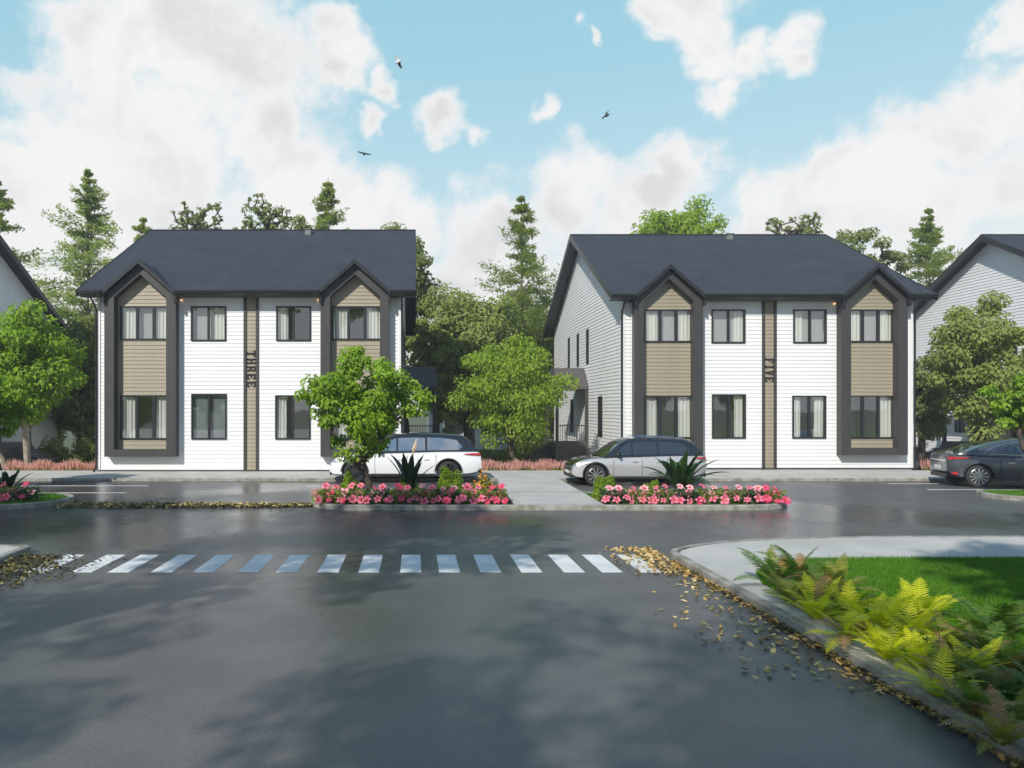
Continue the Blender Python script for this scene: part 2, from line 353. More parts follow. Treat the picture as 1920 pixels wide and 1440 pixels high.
# ------------------------------------------------------------------ setting: ground
def terrain_z(x, y):
    t = np.clip((y-31.5)/5.0, 0, 1); return -0.06-0.84*t*t*(3-2*t)
xs = np.concatenate([np.linspace(-900, -60, 8), np.linspace(-56, 56, 57), np.linspace(60, 900, 8)])
ys = np.concatenate([np.linspace(-900, -20, 6), np.linspace(0, 31, 6), np.linspace(31.5, 60, 40), np.linspace(70, 1200, 12)])
gx, gy = np.meshgrid(xs, ys); gz = terrain_z(gx, gy)
V = np.stack([gx, gy, gz], -1).reshape(-1, 3); nx = len(xs)
ii, jj = np.meshgrid(np.arange(len(ys)-1), np.arange(nx-1), indexing='ij'); q = (ii*nx+jj).ravel()
tag(obj('terrain', npmesh('terrain', V, np.stack([q, q+1, q+nx+1, q+nx], 1), M['terrain'])), kind='structure')
mb = MB(); mb.poly([(-120, -7, 0), (120, -7, 0), (120, 26.9, 0), (-120, 26.9, 0)])
tag(mb.build('road', M['asphalt']), kind='structure')
def slab(name, pts, z0, z1, m, bevel=0.0):
    b = MB(); b.prism([(x, y, z0) for x, y in pts], (0, 0, z1-z0)); return tag(b.build(name, m), kind='structure')
def strip(b, line, w_, z0, z1, side=1):
    """kerb prism following a polyline, widening to the left (side=1) of travel"""
    L = [Vector((*p, 0)) for p in line]; k = len(L); off = []
    for i in range(k):
        d0 = (L[i]-L[max(i-1, 0)]); d1 = (L[min(i+1, k-1)]-L[i])
        d = (d0.normalized()+d1.normalized()).normalized() if d0.length and d1.length else (d0+d1).normalized()
        n_ = Vector((-d.y, d.x, 0))*side; off.append(n_)
    ch = 0.018
    prof = [(0, z0), (0, z1-ch), (ch, z1), (w_, z1), (w_, z0)]
    n0 = len(b.v)
    for i in range(k):
        for a, z in prof: b.v.append((L[i].x+off[i].x*a, L[i].y+off[i].y*a, z))
    m_ = len(prof)
    for i in range(k-1):
        for j in range(m_):
            j2 = (j+1) % m_; b.f.append((n0+i*m_+j, n0+i*m_+j2, n0+(i+1)*m_+j2, n0+(i+1)*m_+j)); b.m.append(0)
    b.f.append(tuple(n0+j for j in range(m_))); b.m.append(0); b.f.append(tuple(n0+(k-1)*m_+j for j in range(m_))[::-1]); b.m.append(0)
def arc(cx, cy, r, a0, a1, n=10, ry=None):
    return [(cx+r*math.cos(R(a0+(a1-a0)*i/n)), cy+(ry or r)*math.sin(R(a0+(a1-a0)*i/n))) for i in range(n+1)]
KH = 0.135
# pavement along the houses
slab('pavement', [(-60, 27.05), (60, 27.05), (60, 30.45), (-60, 30.45)], -0.3, 0.10, M['concrete'])
b = MB(); strip(b, [(-60, 26.9), (60, 26.9)], 0.145, -0.2, 0.108, 1); tag(b.build('kerb', M['kerb']), kind='structure')
# corner pavement on the right
corner = [(4.5, -30), (4.5, 12.6)] + [(4.53, 13.0), (4.62, 13.2), (4.85, 13.42), (5.2, 13.66), (5.75, 13.95), (6.9, 14.32), (8.2, 14.5), (9.7, 14.58), (60, 14.6)]
b = MB(); strip(b, corner, 0.12, -0.2, KH, -1); tag(b.build('kerb', M['kerb']), kind='structure')
inner = [(x+(0.128 if i < 5 else 0.07), y-(0 if i < 2 else 0.128)) for i, (x, y) in enumerate(corner)]
bed = [(5.02, -30), (4.98, 9.4), (5.02, 10.6), (5.25, 11.3), (5.75, 11.95), (6.5, 12.35), (7.6, 12.45), (60, 12.5)]
slab('footpath', inner + bed[::-1], -0.2, 0.125, M['concrete'])
slab('lawn_soil', bed + [(60, -30)], -0.2, 0.10, M['turf'])
slab('lawn_soil', [(-7.0, -30), (4.45, -30), (4.45, -7), (-7.0, -7)], -0.2, 0.09, M['turf'])
# corner pavement on the left
cl = [(-60, 13.62), (-7.5, 13.62), (-7.15, 13.58), (-7.05, 13.45), (-7.05, -30)]
b = MB(); strip(b, cl, 0.15, -0.2, KH, -1); tag(b.build('kerb', M['kerb']), kind='structure')
slab('footpath', [(-60, 13.462), (-7.5, 13.462), (-7.25, 13.44), (-7.208, 13.35), (-7.208, -30), (-60, -30)], -0.2, 0.125, M['concrete'])
def island(pts, pts_in):
    b = MB(); k = len(pts); z1 = KH; ch = 0.02
    prof = []
    loops = [[(x, y, -0.2) for x, y in pts], [(x, y, z1-ch) for x, y in pts],
             [(x+(xi-x)*0.12, y+(yi-y)*0.12, z1) for (x, y), (xi, yi) in zip(pts, pts_in)],
             [(x, y, z1) for x, y in pts_in], [(x, y, -0.2) for x, y in pts_in]]
    for l in loops: b.v += l
    for a in range(4):
        for i in range(k):
            j = (i+1) % k; b.f.append((a*k+i, a*k+j, (a+1)*k+j, (a+1)*k+i)); b.m.append(0)
    tag(b.build('kerb', M['kerb']), kind='structure')
def stadium(x0, x1, y0, y1, d, n=9):
    x0 += d; x1 -= d; y0 += d; y1 -= d; ry = (y1-y0)/2; cy = (y0+y1)/2; rl = ry*0.8
    return arc(x0+rl, cy, rl, 270, 90, n, ry) + arc(x1-rl*1.3, cy, rl*1.3, 90, -90, n, ry)
ISL = [(-2.95, 10.35, 19.15, 22.3), (-19, -9.75, 19.15, 22.2), (17.1, 27, 20.9, 23.0)]
for k, (x0, x1, y0, y1) in enumerate(ISL):
    island(stadium(x0, x1, y0, y1, 0), stadium(x0, x1, y0, y1, 0.16))
    slab('island_soil', stadium(x0, x1, y0, y1, 0.162), -0.2, 0.10, M['turf'] if k else M['soil'])
# walkway across the middle island to the pavement
slab('walkway', [(2.62, 19.32), (5.0, 19.32), (5.22, 26.88), (3.0, 26.88)], -0.2, 0.128, M['concrete'])
# painted markings
cw = thing('crosswalk', 'zebra crossing of worn white painted bars across the road', 'crosswalk', (0, 12.6, 0))
b = MB(); b.box(-0.17, 0.17, -0.72, 0.72, 0.001, 0.004); sm = b.mesh('stripe', M['paint'])
for c in [66, 152, 222, 302, 381, 465, 537, 615, 691, 770, 843, 920, 997, 1077, 1148, 1221]:
    x = (c-VX)/F*GY(1073)
    o = obj('stripe', sm, cw, (x, 0, 0.0))
for (pa, pb, py) in [(20, 278, 911), (20, 235, 924), (1665, 1790, 907), (1738, 1905, 918), (585, 640, 923), (575, 625, 911)]:
    Y = GY(py); b = MB(); b.box(PX(pa, Y), PX(pb, Y), Y-0.06, Y+0.06, 0.001, 0.004)
    tag(b.build('parking_line', M['paint']), kind='structure')
# ------------------------------------------------------------------ houses
HW, HL, EZ, RY, PITCH = 12.35, 15.2, 7.43, 7.6, 0.535
RZ = EZ+PITCH*(RY+0.6)
BAYS = [(0.39, 3.28), (9.13, 11.92)]; BFW = 0.39
LAP = 0.157
def board_mesh(name, m):
    b = MB(); t0, t1 = 0.024, 0.006
    pts = [(0, 0, 0), (0, -t0, 0), (0, -t0, 0.012), (0, -t1, LAP-0.002), (0, 0, LAP-0.002)]
    b.prism(pts, (1, 0, 0)); return b.mesh(name, m)
BW = board_mesh('siding_board', M['white_siding']); BT = board_mesh('tan_siding_board', M['tan_siding'])
WIN = [ # x0,x1,z0,z1,panes,inset y, curtains
 (0.90, 2.95, 5.48, 6.86, 3), (0.90, 2.95, 1.41, 3.22, 3), (3.78, 5.22, 5.44, 6.86, 2), (3.80, 5.24, 1.41, 3.28, 2),
 (7.27, 8.69, 5.44, 6.86, 2), (7.23, 8.67, 1.41, 3.22, 2), (9.56, 11.58, 5.48, 6.86, 3), (9.56, 11.58, 1.41, 3.22, 3)]
def curtain(x0, x1, z0, z1, y, seed):
    rng = random.Random(seed); n = max(10, int((x1-x0)*60)); b = MB(); ph = rng.random()*6
    for i in range(n+1):
        x = x0+(x1-x0)*i/n; a = math.sin(x*42+ph)*0.03+math.sin(x*17+ph*2)*0.018
        b.v += [(x, y+a, z0), (x, y+a*0.6, z1)]
    for i in range(n): b.f.append((2*i, 2*i+2, 2*i+3, 2*i+1)); b.m.append(0)
    return b.mesh('curtain', M['curtain'], smooth_=80, fix=False)
def window(house, x0, x1, z0, z1, n, seed, style='curtain', y=0.0):
    fr = MB(); t = 0.055; yf = y-0.045; yb = y+0.09
    fr.box(x0, x0+t, yf, yb, z0, z1); fr.box(x1-t, x1, yf, yb, z0, z1)
    fr.box(x0+t, x1-t, yf, yb, z0, z0+t); fr.box(x0+t, x1-t, yf, yb, z1-t, z1)
    iw = (x1-x0-2*t); mw = 0.11 if n == 3 else 0.085; pw = (iw-mw*(n-1))/n
    for k in range(1, n):
        xa = x0+t+k*pw+(k-1)*mw; fr.box(xa, xa+mw, yf+0.012, yb-0.01, z0+t, z1-t)
    f = fr.build('window', M['black'], house)
    for k in range(n):
        xa = x0+t+k*(pw+mw); b = MB(); b.box(xa, xa+pw, y+0.012, y+0.018, z0+t, z1-t); b.build('pane', M['glass'], f, fix=True)
    r = random.Random(seed)
    if style == 'blind':
        b = MB(); b.box(x0+t, x1-t, y+0.14, y+0.15, z0+t, z1-t); b.build('blind', M['blind'], f)
    elif style != 'none':
        if style.startswith('sheer'):
            b = MB(); k_ = 14
            for i in range(k_+1):
                x = x0+t+(x1-x0-2*t)*i/k_; b.v += [(x, y+0.20+0.012*math.sin(i*2.1), z0+0.02), (x, y+0.20, z1-0.01)]
            for i in range(k_): b.f.append((2*i, 2*i+2, 2*i+3, 2*i+1)); b.m.append(0)
            b.build('sheer_sky_sheet', M['sheer'], f, smooth_=80, fix=False)  # pale sheet; behind the FIVE house upper panes it stands in for reflected sky
            style = style[6:]
        wl = (x1-x0)*(0.30 if n == 3 else 0.32)*r.uniform(0.85, 1.1)
        if style in ('curtain', 'left'): obj('curtain', curtain(x0+t, x0+wl, z0+0.02, z1, y+0.13, seed), f)
        if style in ('curtain', 'right'): obj('curtain', curtain(x1-wl*r.uniform(0.9, 1.2), x1-t, z0+0.02, z1, y+0.13, seed+7), f)
    return f
def cut(x0, x1, z0, z1, holes):
    """intervals of [x0,x1] free of holes over the course z0..z1"""
    hs = sorted((a, b_) for a, b_, c, d in holes if c < z1-0.02 and d > z0+0.02)
    out = []; x = x0
    for a, b_ in hs:
        if a > x: out.append((x, min(a, x1)))
        x = max(x, b_)
    if x < x1: out.append((x, x1))
    return [(p, q) for p, q in out if q-p > 0.03]
def partials(x0, x1, z0, z1, holes):
    out = []
    for a, b_, c, d in holes:
        p, q = max(a, x0), min(b_, x1)
        if q-p < 0.05: continue
        if z0+0.02 < d < z1-0.02: out.append((p, q, d, z1))
        if z0+0.02 < c < z1-0.02: out.append((p, q, z0, c))
    return out
def grid_wall(b, xs, zs, holes, fn, mi=0):
    xs = sorted(set(xs+[h[0] for h in holes]+[h[1] for h in holes])); zs = sorted(set(zs+[h[2] for h in holes]+[h[3] for h in holes]))
    for i in range(len(xs)-1):
        for j in range(len(zs)-1):
            cx = (xs[i]+xs[i+1])/2; cz = (zs[j]+zs[j+1])/2
            if any(h[0] < cx < h[1] and h[2] < cz < h[3] for h in holes): continue
            b.poly([fn(xs[i], zs[j]), fn(xs[i+1], zs[j]), fn(xs[i+1], zs[j+1]), fn(xs[i], zs[j+1])], mi)
GLY = {'T': [(0,.84,1,1),(.40,0,.60,.84),(.26,0,.74,.1),(0,.70,.1,.84),(.9,.70,1,.84)],
 'H': [(.08,0,.28,1),(.72,0,.92,1),(.28,.43,.72,.57),(0,0,.36,.1),(.64,0,1,.1),(0,.9,.36,1),(.64,.9,1,1)],
 'R': [(.08,0,.28,1),(.28,.86,.72,1),(.28,.43,.72,.57),(.68,.52,.88,.91),(0,0,.36,.1),(0,.9,.1,1),'L'],
 'E': [(.08,0,.28,1),(.28,.86,.92,1),(.28,0,.95,.14),(.28,.43,.66,.57),(0,0,.1,.1),(0,.9,.1,1),(.82,.70,.92,.86),(.85,.14,.95,.3)],
 'F': [(.08,0,.28,1),(.28,.86,.92,1),(.28,.43,.66,.57),(0,0,.38,.1),(0,.9,.1,1),(.82,.70,.92,.86)],
 'I': [(.28,0,.52,1),(.12,0,.68,.1),(.12,.9,.68,1)],
 'V': ['V', (0,.9,.34,1),(.66,.9,1,1)]}
def letter(ch, x0, ztop, size, adv, house):
    b = MB(); wd = adv*0.74
    def q(pts):
        b.prism([(x0+v*size, -0.042, ztop-u*wd) for u, v in pts], (0, 0.030, 0))
    for s in GLY[ch]:
        if s == 'L': q([(.50,.45),(.72,.45),(1.0,0),(.76,0)])
        elif s == 'V': q([(.08,1),(.30,1),(.58,0),(.42,0)]); q([(.72,1),(.90,1),(.58,0),(.44,0)])
        else:
            u0, v0, u1, v1 = s; q([(u0,v0),(u1,v0),(u1,v1),(u0,v1)])
    b.build('letter', M['black'], house)
def roof_uv(me, fn):
    uv = me.uv_layers.new(name='UVMap')
    co = [me.vertices[l.vertex_index].co for l in me.loops]
    for i, c in enumerate(co): uv.data[i].uv = fn(c)
def house(X0, Y0, sx, word, wordz, label, full=True, styles=None, left=True, right=True, seed=0, wallside=''):
    h = thing('apartment_house', label, 'house', (X0, Y0, 0)); h.scale = (sx, 1, 1)
    holes = [(w_[0], w_[1], w_[2], w_[3]) for w_ in WIN]
    # front core wall
    b = MB(); grid_wall(b, [0.0, HW], [-0.2, EZ], holes, lambda x, z: (x, 0.03, z))
    # window reveals
    for (a, c, z0, z1) in holes:
        b.box(a-0.02, a, 0.031, 0.16, z0, z1); b.box(c, c+0.02, 0.031, 0.16, z0, z1)
    fw = b.build('front_wall', M['white_siding'], h, fix=False)
    # foundation strip
    b = MB(); b.box(-0.01, HW+0.01, 0.0, 0.028, -0.3, 0.125); b.build('foundation', M['foundation'], h)
    b = MB(); b.box(-0.01, HW+0.01, -0.03, 0.0, 0.125, 0.165); b.build('starter_trim', M['trim'], fw)
    z = 0.166; bayh = [(a, c, 0.71, 8.8) for a, c in BAYS]; strip_ = (5.94, 6.55, 0, 9)
    allh = [(a-0.0, c+0.0, z0, z1) for a, c, z0, z1 in holes]+bayh+[strip_]
    courses = []
    while z < EZ-0.02: courses.append(z); z += LAP
    if full:
        for z in courses:
            for (a, c) in cut(0.06, HW-0.06, z, z+LAP, allh):
                obj('siding_board', BW, fw, (a+0.001, 0.024, z), scale=(c-a-0.002, 1, 1))
            for (a, c, za, zb) in partials(0.06, HW-0.06, z, z+LAP, [w_ for w_ in holes if not any(A-0.1 < w_[0] < C for A, C in BAYS)]):
                obj('siding_board', BW, fw, (a+0.001, 0.024, za), scale=(c-a-0.002, 1, (zb-za)/LAP))
    else:
        b = MB()
        for z in courses:
            for (a, c) in cut(0.06, HW-0.06, z, z+LAP, allh):
                b.prism([(a, 0.02, z), (a, 0.0, z), (a, 0.018, z+LAP)], (c-a, 0, 0))
        o = b.build('siding', M['white_siding'], h); o['kind'] = 'stuff'
    # corner boards
    for xa in (-0.035, HW-0.075):
        b = MB(); b.box(xa, xa+0.11, -0.03, 0.08, 0.166, EZ-0.05); b.build('corner_board', M['white_siding'], h)
    # centre strip with tan boards and the word
    cs = MB(); cs.box(5.94, 6.05, -0.05, 0.02, 0.126, EZ-0.12); cs.box(6.44, 6.55, -0.05, 0.02, 0.126, EZ-0.12)
    cso = cs.build('centre_strip', M['trim'], h)
    for z in courses: obj('tan_siding_board', BT, cso, (6.051, 0.022, z), scale=(0.388, 1, 1))
    if word:
        adv = 0.315 if len(word) == 5 else 0.275; z = wordz
        for ch in word:
            letter(ch, 6.075, z, 0.345, adv, h); z -= adv*(0.85 if ch == 'I' else 1.0)
    # bays: framed, gabled surrounds
    for (a, c) in BAYS:
        xc = (a+c)/2; hw = (c-a)/2; S = 0.87; apex = 8.50
        def loop(hw_, zb, ap): return [(xc-hw_, zb), (xc+hw_, zb), (xc+hw_, ap-S*hw_), (xc, ap), (xc-hw_, ap-S*hw_)]
        lo = loop(hw, 0.72, apex); li = loop(hw-BFW, 1.02, apex-BFW*1.02)
        b = MB(); yf, yb = -0.38, 0.02; k = 5
        for L, y in ((lo, yf), (li, yf), (li, yb), (lo, yb)): b.v += [(x, y, z) for x, z in L]
        for s_ in range(4):
            for i in range(k):
                j = (i+1) % k; s2 = (s_+1) % 4
                b.f.append((s_*k+i, s_*k+j, s2*k+j, s2*k+i)); b.m.append(0)
        bf = b.build('bay_frame', M['trim'], h)
        # backing + tan boards
        b = MB(); bh = [(w_[0], w_[1], w_[2], w_[3]) for w_ in WIN if a < w_[0] < c]
        b.poly([(xc-hw+0.1, 0.024, EZ), (xc+hw-0.1, 0.024, EZ), (xc, 0.024, apex-0.05)])
        b.build('gable_backing', M['tan_siding'], bf, fix=False)
        z = 1.02
        while z < apex-0.5:
            half = hw-BFW+0.02
            if z+LAP > li[2][1]: half = min(half, (li[3][1]+0.06-z-LAP*0.5)/S)
            if half > 0.06:
                for (p, q) in cut(xc-half, xc+half, z, z+LAP, bh):
                    obj('tan_siding_board', BT, bf, (p, 0.022, z), scale=(q-p, 1, 1))
                for (p, q, za, zb) in partials(xc-half, xc+half, z, z+LAP, bh):
                    obj('tan_siding_board', BT, bf, (p, 0.022, za), scale=(q-p, 1, (zb-za)/LAP))
            z += LAP
        # small gabled roof over it
        rz = apex+0.17; e = hw+0.13; th = 0.17; y0 = -0.62; y1 = 1.95; me = MB()
        for s_ in (-1, 1):
            pts = [(xc, y0, rz), (xc+s_*e, y0, rz-S*e), (xc+s_*e, y0, rz-S*e-th), (xc, y0, rz-th)]
            me.prism(pts, (0, y1-y0, 0), 1)
            me.poly([(xc, y0+0.01, rz+0.006), (xc+s_*e, y0+0.01, rz-S*e+0.006), (xc+s_*e, y1, rz-S*e+0.006), (xc, y1, rz+0.006)], 0)
        dm = me.mesh('dormer_roof', [M['shingle'], M['gutter']], fix=False); roof_uv(dm, lambda c_: (c_.y, (c_.z-6)*1.5))
        obj('dormer_roof', dm, h)
        # brackets closing the gutter beside the frame
        for s_ in (-1, 1):
            b = MB(); b.box(xc+s_*(hw+0.0)-0.05, xc+s_*(hw+0.0)+0.05, -0.55, -0.385, 6.95, 7.28); b.build('gutter_return', M['gutter'], h)
    # main roof: front slope with V notches, back slope, soffits
    ex = 0.62; yf = -0.6; yb = 2*RY+0.6; zf = lambda y: EZ+PITCH*(y+0.6) if y <= RY else RZ-PITCH*(y-RY)
    pts = [(-ex, yf)]
    for (a, c) in BAYS:
        xc = (a+c)/2; rz = 8.67; S = 0.87; nh = (rz-EZ)/S-0.04; ny = (rz-EZ)/PITCH-0.6-0.06
        pts += [(xc-nh, yf), (xc, ny), (xc+nh, yf)]
    pts += [(HW+ex, yf), (HW+ex, RY), (-ex, RY)]
    me = MB(); top = [(x, y, zf(y)) for x, y in pts]
    me.poly(top, 0)
    me.prism([(x, y, z-0.01) for x, y, z in top], (0, 0, -0.17), 1)
    bk = [(-ex, RY, RZ), (HW+ex, RY, RZ), (HW+ex, yb, zf(yb)), (-ex, yb, zf(yb))]
    me.poly(bk[::-1], 0); me.prism([(x, y, z-0.01) for x, y, z in bk], (0, 0, -0.17), 1)
    rm = me.mesh('roof', [M['shingle'], M['gutter']], fix=False); roof_uv(rm, lambda c_: (c_.x, c_.y*1.134))
    rf = obj('roof', rm, h)
    b = MB(); b.tube([(-ex, RY, RZ+0.005), (HW+ex, RY, RZ+0.005)], 0.05, 6); b.build('ridge_cap', M['shingle'], rf)
    b = MB(); b.box(HW*.6, HW*.6+0.3, RY-0.75, RY-0.45, RZ-0.5, RZ-0.12); b.box(HW*.6-0.04, HW*.6+0.34, RY-0.79, RY-0.41, RZ-0.12, RZ-0.09); b.build('roof_vent', M['box_grey'], rf)
    # rake boards
    for xa in (-ex-0.03, HW+ex+0.002):
        b = MB(); t = 0.30
        b.prism([(xa, yf-0.02, EZ+0.02), (xa, RY, RZ+0.03), (xa, yb+0.02, EZ+0.02), (xa, yb+0.02, EZ+0.02-t), (xa, RY, RZ+0.03-t*1.1), (xa, yf-0.02, EZ+0.02-t)], (0.028, 0, 0))
        b.build('rake_board', M['gutter'], rf)
    # soffit along eaves and gutters (interrupted at bays)
    b = MB(); b.box(-ex, HW+ex, -0.58, 0.02, 7.255, 7.27)
    segs = cut(-ex, HW+ex, 0, 1, [(a-0.02, c+0.02, 0, 9) for a, c in BAYS])
    for (p, q) in segs:
        b = MB(); b.box(p, q, -0.59, 0.022, EZ-0.22, EZ-0.205); b.build('soffit', M['soffit'], h)
    for (p, q) in segs:
        g = MB(); g.prism([(p, -0.60, EZ-0.20), (p, -0.69, EZ-0.16), (p, -0.735, EZ-0.05), (p, -0.735, EZ-0.012), (p, -0.60, EZ-0.012)], (q-p, 0, 0)); g.build('gutter', M['gutter'], rf)
    b = MB(); b.box(-ex, HW+ex, yb, yb+0.13, EZ-0.2, EZ-0.01); b.build('gutter', M['gutter'], rf)
    for s_, xw in ((-1, -0.07), (1, HW+0.07)):
        b = MB(); b.tube([(xw, -0.66, EZ-0.18), (xw, -0.64, EZ-0.28), (xw, -0.40, EZ-0.42), (xw, -0.12, EZ-0.62), (xw, -0.075, EZ-0.8), (xw, -0.075, 0.35), (xw, -0.10, 0.2), (xw, -0.3, 0.13)], 0.042, 8)
        b.build('downspout', M['gutter'], h, smooth_=50)
    # side walls
    sw = [(6.0, 6.5, 4.95, 6.7), (8.2, 8.7, 4.95, 6.7), (10.5, 11.0, 4.95, 6.7), (3.3, 4.1, 1.35, 3.25), (9.6, 10.3, 1.35, 3.2), (13.0, 14.4, -0.5, 0.35), (11.2, 12.0, -0.5, 0.35)]
    for s_, xw, on in ((-1, 0.0, left), (1, HW, right)):
        b = MB()
        b.prism([(xw+s_*0.0, 0.05, -1.2), (xw, 2*RY-0.02, -1.2), (xw, 2*RY-0.02, EZ+0.1), (xw, RY, RZ-0.35), (xw, 0.05, EZ+0.1)], (-s_*0.15, 0, 0))
        swo = b.build('side_wall', M['white_siding'], h)
        if not on: continue
        b = MB(); z = -0.9; yA, yB = 0.085, 2*RY-0.02
        edge = lambda zz: max(yA, (zz-EZ+0.20)/PITCH-0.6)
        while z < RZ-0.42:
            a0, a1 = edge(z), edge(z+LAP); x_ = xw+s_*0.002
            for (p, q) in cut(a0, 2*RY-a0, z, z+LAP, sw):
                p1 = a1 if p == a0 else p; q1 = 2*RY-a1 if q == 2*RY-a0 else q
                if q1-p1 < 0.02: p1 = q1 = RY
                pr = [(0.0, 0.0), (0.026, 0.0), (0.026, 0.012), (0.006, LAP-0.002), (0.0, LAP-0.002)]
                n_ = len(b.v)
                for end, top_ in ((p, p1), (q, q1)):
                    for o_, dz in pr: b.v.append((x_+s_*o_, end+(top_-end)*dz/LAP, z+dz))
                for k in range(5):
                    k2 = (k+1) % 5; b.f.append((n_+k, n_+k2, n_+5+k2, n_+5+k)); b.m.append(0)
                b.f.append(tuple(n_+k for k in range(5))); b.m.append(0); b.f.append(tuple(n_+5+k for k in range(5))[::-1]); b.m.append(0)
            z += LAP
        o = b.build('siding', M['white_siding'], swo); o['kind'] = 'stuff'
        for (p, q, z0, z1) in sw:
            b = MB(); x1 = xw+s_*0.045; t = 0.06
            lo_, hi_ = min(xw, x1), max(xw, x1)
            b.box(lo_, hi_, p, p+t, z0, z1); b.box(lo_, hi_, q-t, q, z0, z1); b.box(lo_, hi_, p+t, q-t, z0, z0+t); b.box(lo_, hi_, p+t, q-t, z1-t, z1)
            b.box(lo_, hi_, (p+q)/2-0.03, (p+q)/2+0.03, z0+t, z1-t)
            f = b.build('side_window', M['black'], h)
            b = MB(); b.box(min(xw, xw+s_*0.012), max(xw, xw+s_*0.012), p+t, q-t, z0+t, z1-t); b.build('pane', M['car_glass'], f)
        # porch
        yA, yB, xo = 6.0, 9.0, xw+s_*1.72; zt = 4.78; ze = 3.78
        b = MB(); ym = (yA+yB)/2+0.0
        xa_, xb_ = min(xw, xo), max(xw, xo); 
        xr = xo-s_*0.12
        # hipped canopy: fascia box + sloping sides
        b.box(xa_, xb_, yA, yB, ze-0.12, ze)
        bt = [(xw, yA, ze), (xo, yA, ze), (xo, yB, ze), (xw, yB, ze)]; tp = [(xw, yA+1.0, zt), (xr, yA+1.0, zt), (xr, yB-1.0, zt), (xw, yB-1.0, zt)]
        b.poly([bt[0], bt[1], tp[1], tp[0]]); b.poly([bt[1], bt[2], tp[2], tp[1]]); b.poly([bt[2], bt[3], tp[3], tp[2]]); b.poly(tp)
        b.build('porch_canopy', M['porch'], h, fix=False)
        for (px_, py_) in ((xo-s_*0.1, yA+0.1), (xo-s_*0.1, yB-0.1), (xw+s_*0.12, yA+0.1)):
            b = MB(); b.box(px_-0.07, px_+0.07, py_-0.07, py_+0.07, 0.90, ze-0.121); b.build('porch_post', M['trim'], h)
        b = MB(); b.box(xa_+0.003, xb_+0.0, yA, yB, -0.9, 0.90); b.build('porch_deck', M['deck'], h)
        for k in range(4):
            b = MB(); b.box(min(xo, xo+s_*1.6), max(xo, xo+s_*1.6), 0, 1, 0, 0.1)
        st = MB()
        for k in range(5): st.box(min(xo+s_*0.28*k, xo+s_*0.28*(k+1)), max(xo+s_*0.28*k, xo+s_*0.28*(k+1)), yA+1.2, yB-0.3, -0.9, 0.72-0.17*k)
        st.build('porch_steps', M['deck'], h)
        rl = MB(); y_ = yA+0.06
        rl.box(xa_+0.2, xb_-0.18, y_-0.025, y_+0.025, 1.80, 1.85); rl.box(xa_+0.2, xb_-0.18, y_-0.02, y_+0.02, 1.0, 1.04)
        rr = rl.build('porch_railing', M['trim'], h)
        nb = 11
        for k in range(nb):
            b = MB(); xk = xa_+0.25+(xb_-xa_-0.5)*k/(nb-1); b.box(xk-0.011, xk+0.011, y_-0.011, y_+0.011, 1.04, 1.80); b.build('baluster', M['trim'], rr)
    b = MB(); b.box(0, HW, 2*RY-0.02, 2*RY+0.1, -1.2, EZ); b.build('rear_wall', M['white_siding'], h)
    # rooms
    b = MB(); y1 = 3.6
    b.poly([(0.2, y1, 0.2), (HW-0.2, y1, 0.2), (HW-0.2, y1, 7.1), (0.2, y1, 7.1)])
    for xk in (3.5, 5.95, 6.5, 9.0): b.box(xk-0.05, xk+0.05, 0.2, y1, 0.3, 7.1)
    b.build('room_walls', M['room'], h, fix=False)
    b = MB(); b.box(0.2, HW-0.2, 0.18, y1, 0.2, 0.32); b.box(0.2, HW-0.2, 0.18, y1, 3.62, 4.0); b.box(0.2, HW-0.2, 0.18, y1, 7.1, 7.2)
    b.build('room_floors', M['room'], h)
    if full:
        for i, w_ in enumerate(WIN): window(h, *w_, seed=seed*20+i, style=styles[i])
        # soffit lamps beside the bays
        for (a, c) in BAYS:
            b = MB(); xl = c-0.0+0.13 if a < 5 else a-0.13
            b.box(xl-0.03, xl+0.03, -0.12, -0.03, 7.06, 7.14); b.build('wall_lamp', M['lamp'], h)
    return h
M['porch'] = mat('porch_canopy', (0.085, 0.078, 0.078), 0.7, var=0.15)
lm = mat('lamp_glow', (0.9, 0.6, 0.35), 0.5); lm.node_tree.nodes['Principled BSDF'].inputs['Emission Color'].default_value = (1, 0.62, 0.3, 1); lm.node_tree.nodes['Principled BSDF'].inputs['Emission Strength'].default_value = 0.9; M['lamp'] = lm
S3 = ['sheer_curtain', 'curtain', 'sheer_right', 'blind', 'left', 'left', 'curtain', 'curtain']
S5 = ['sheer_curtain', 'curtain', 'sheer_right', 'right', 'sheer_left', 'curtain', 'sheer_curtain', 'right']  # the sheer entries here imitate sky reflected in the upper windows
house(-12.95, 30.0, 1.0, 'THREE', 5.05, 'white two storey apartment house with THREE lettered down its centre strip', True, S3, False, True, 1)
house(8.80, 31.0, 0.99, 'FIVE', 4.80, 'white two storey apartment house with FIVE lettered down its centre strip', True, S5, True, False, 2)
house(-34.45, 30.0, 1.0, '', 0, 'white gabled house cut off by the left edge, shaded side wall behind the bright trees', False, None, False, True, 3)
house(30.45, 31.0, 1.0, '', 0, 'white gabled house cut off by the right edge, side wall behind the dark grey car', False, None, True, False, 4)
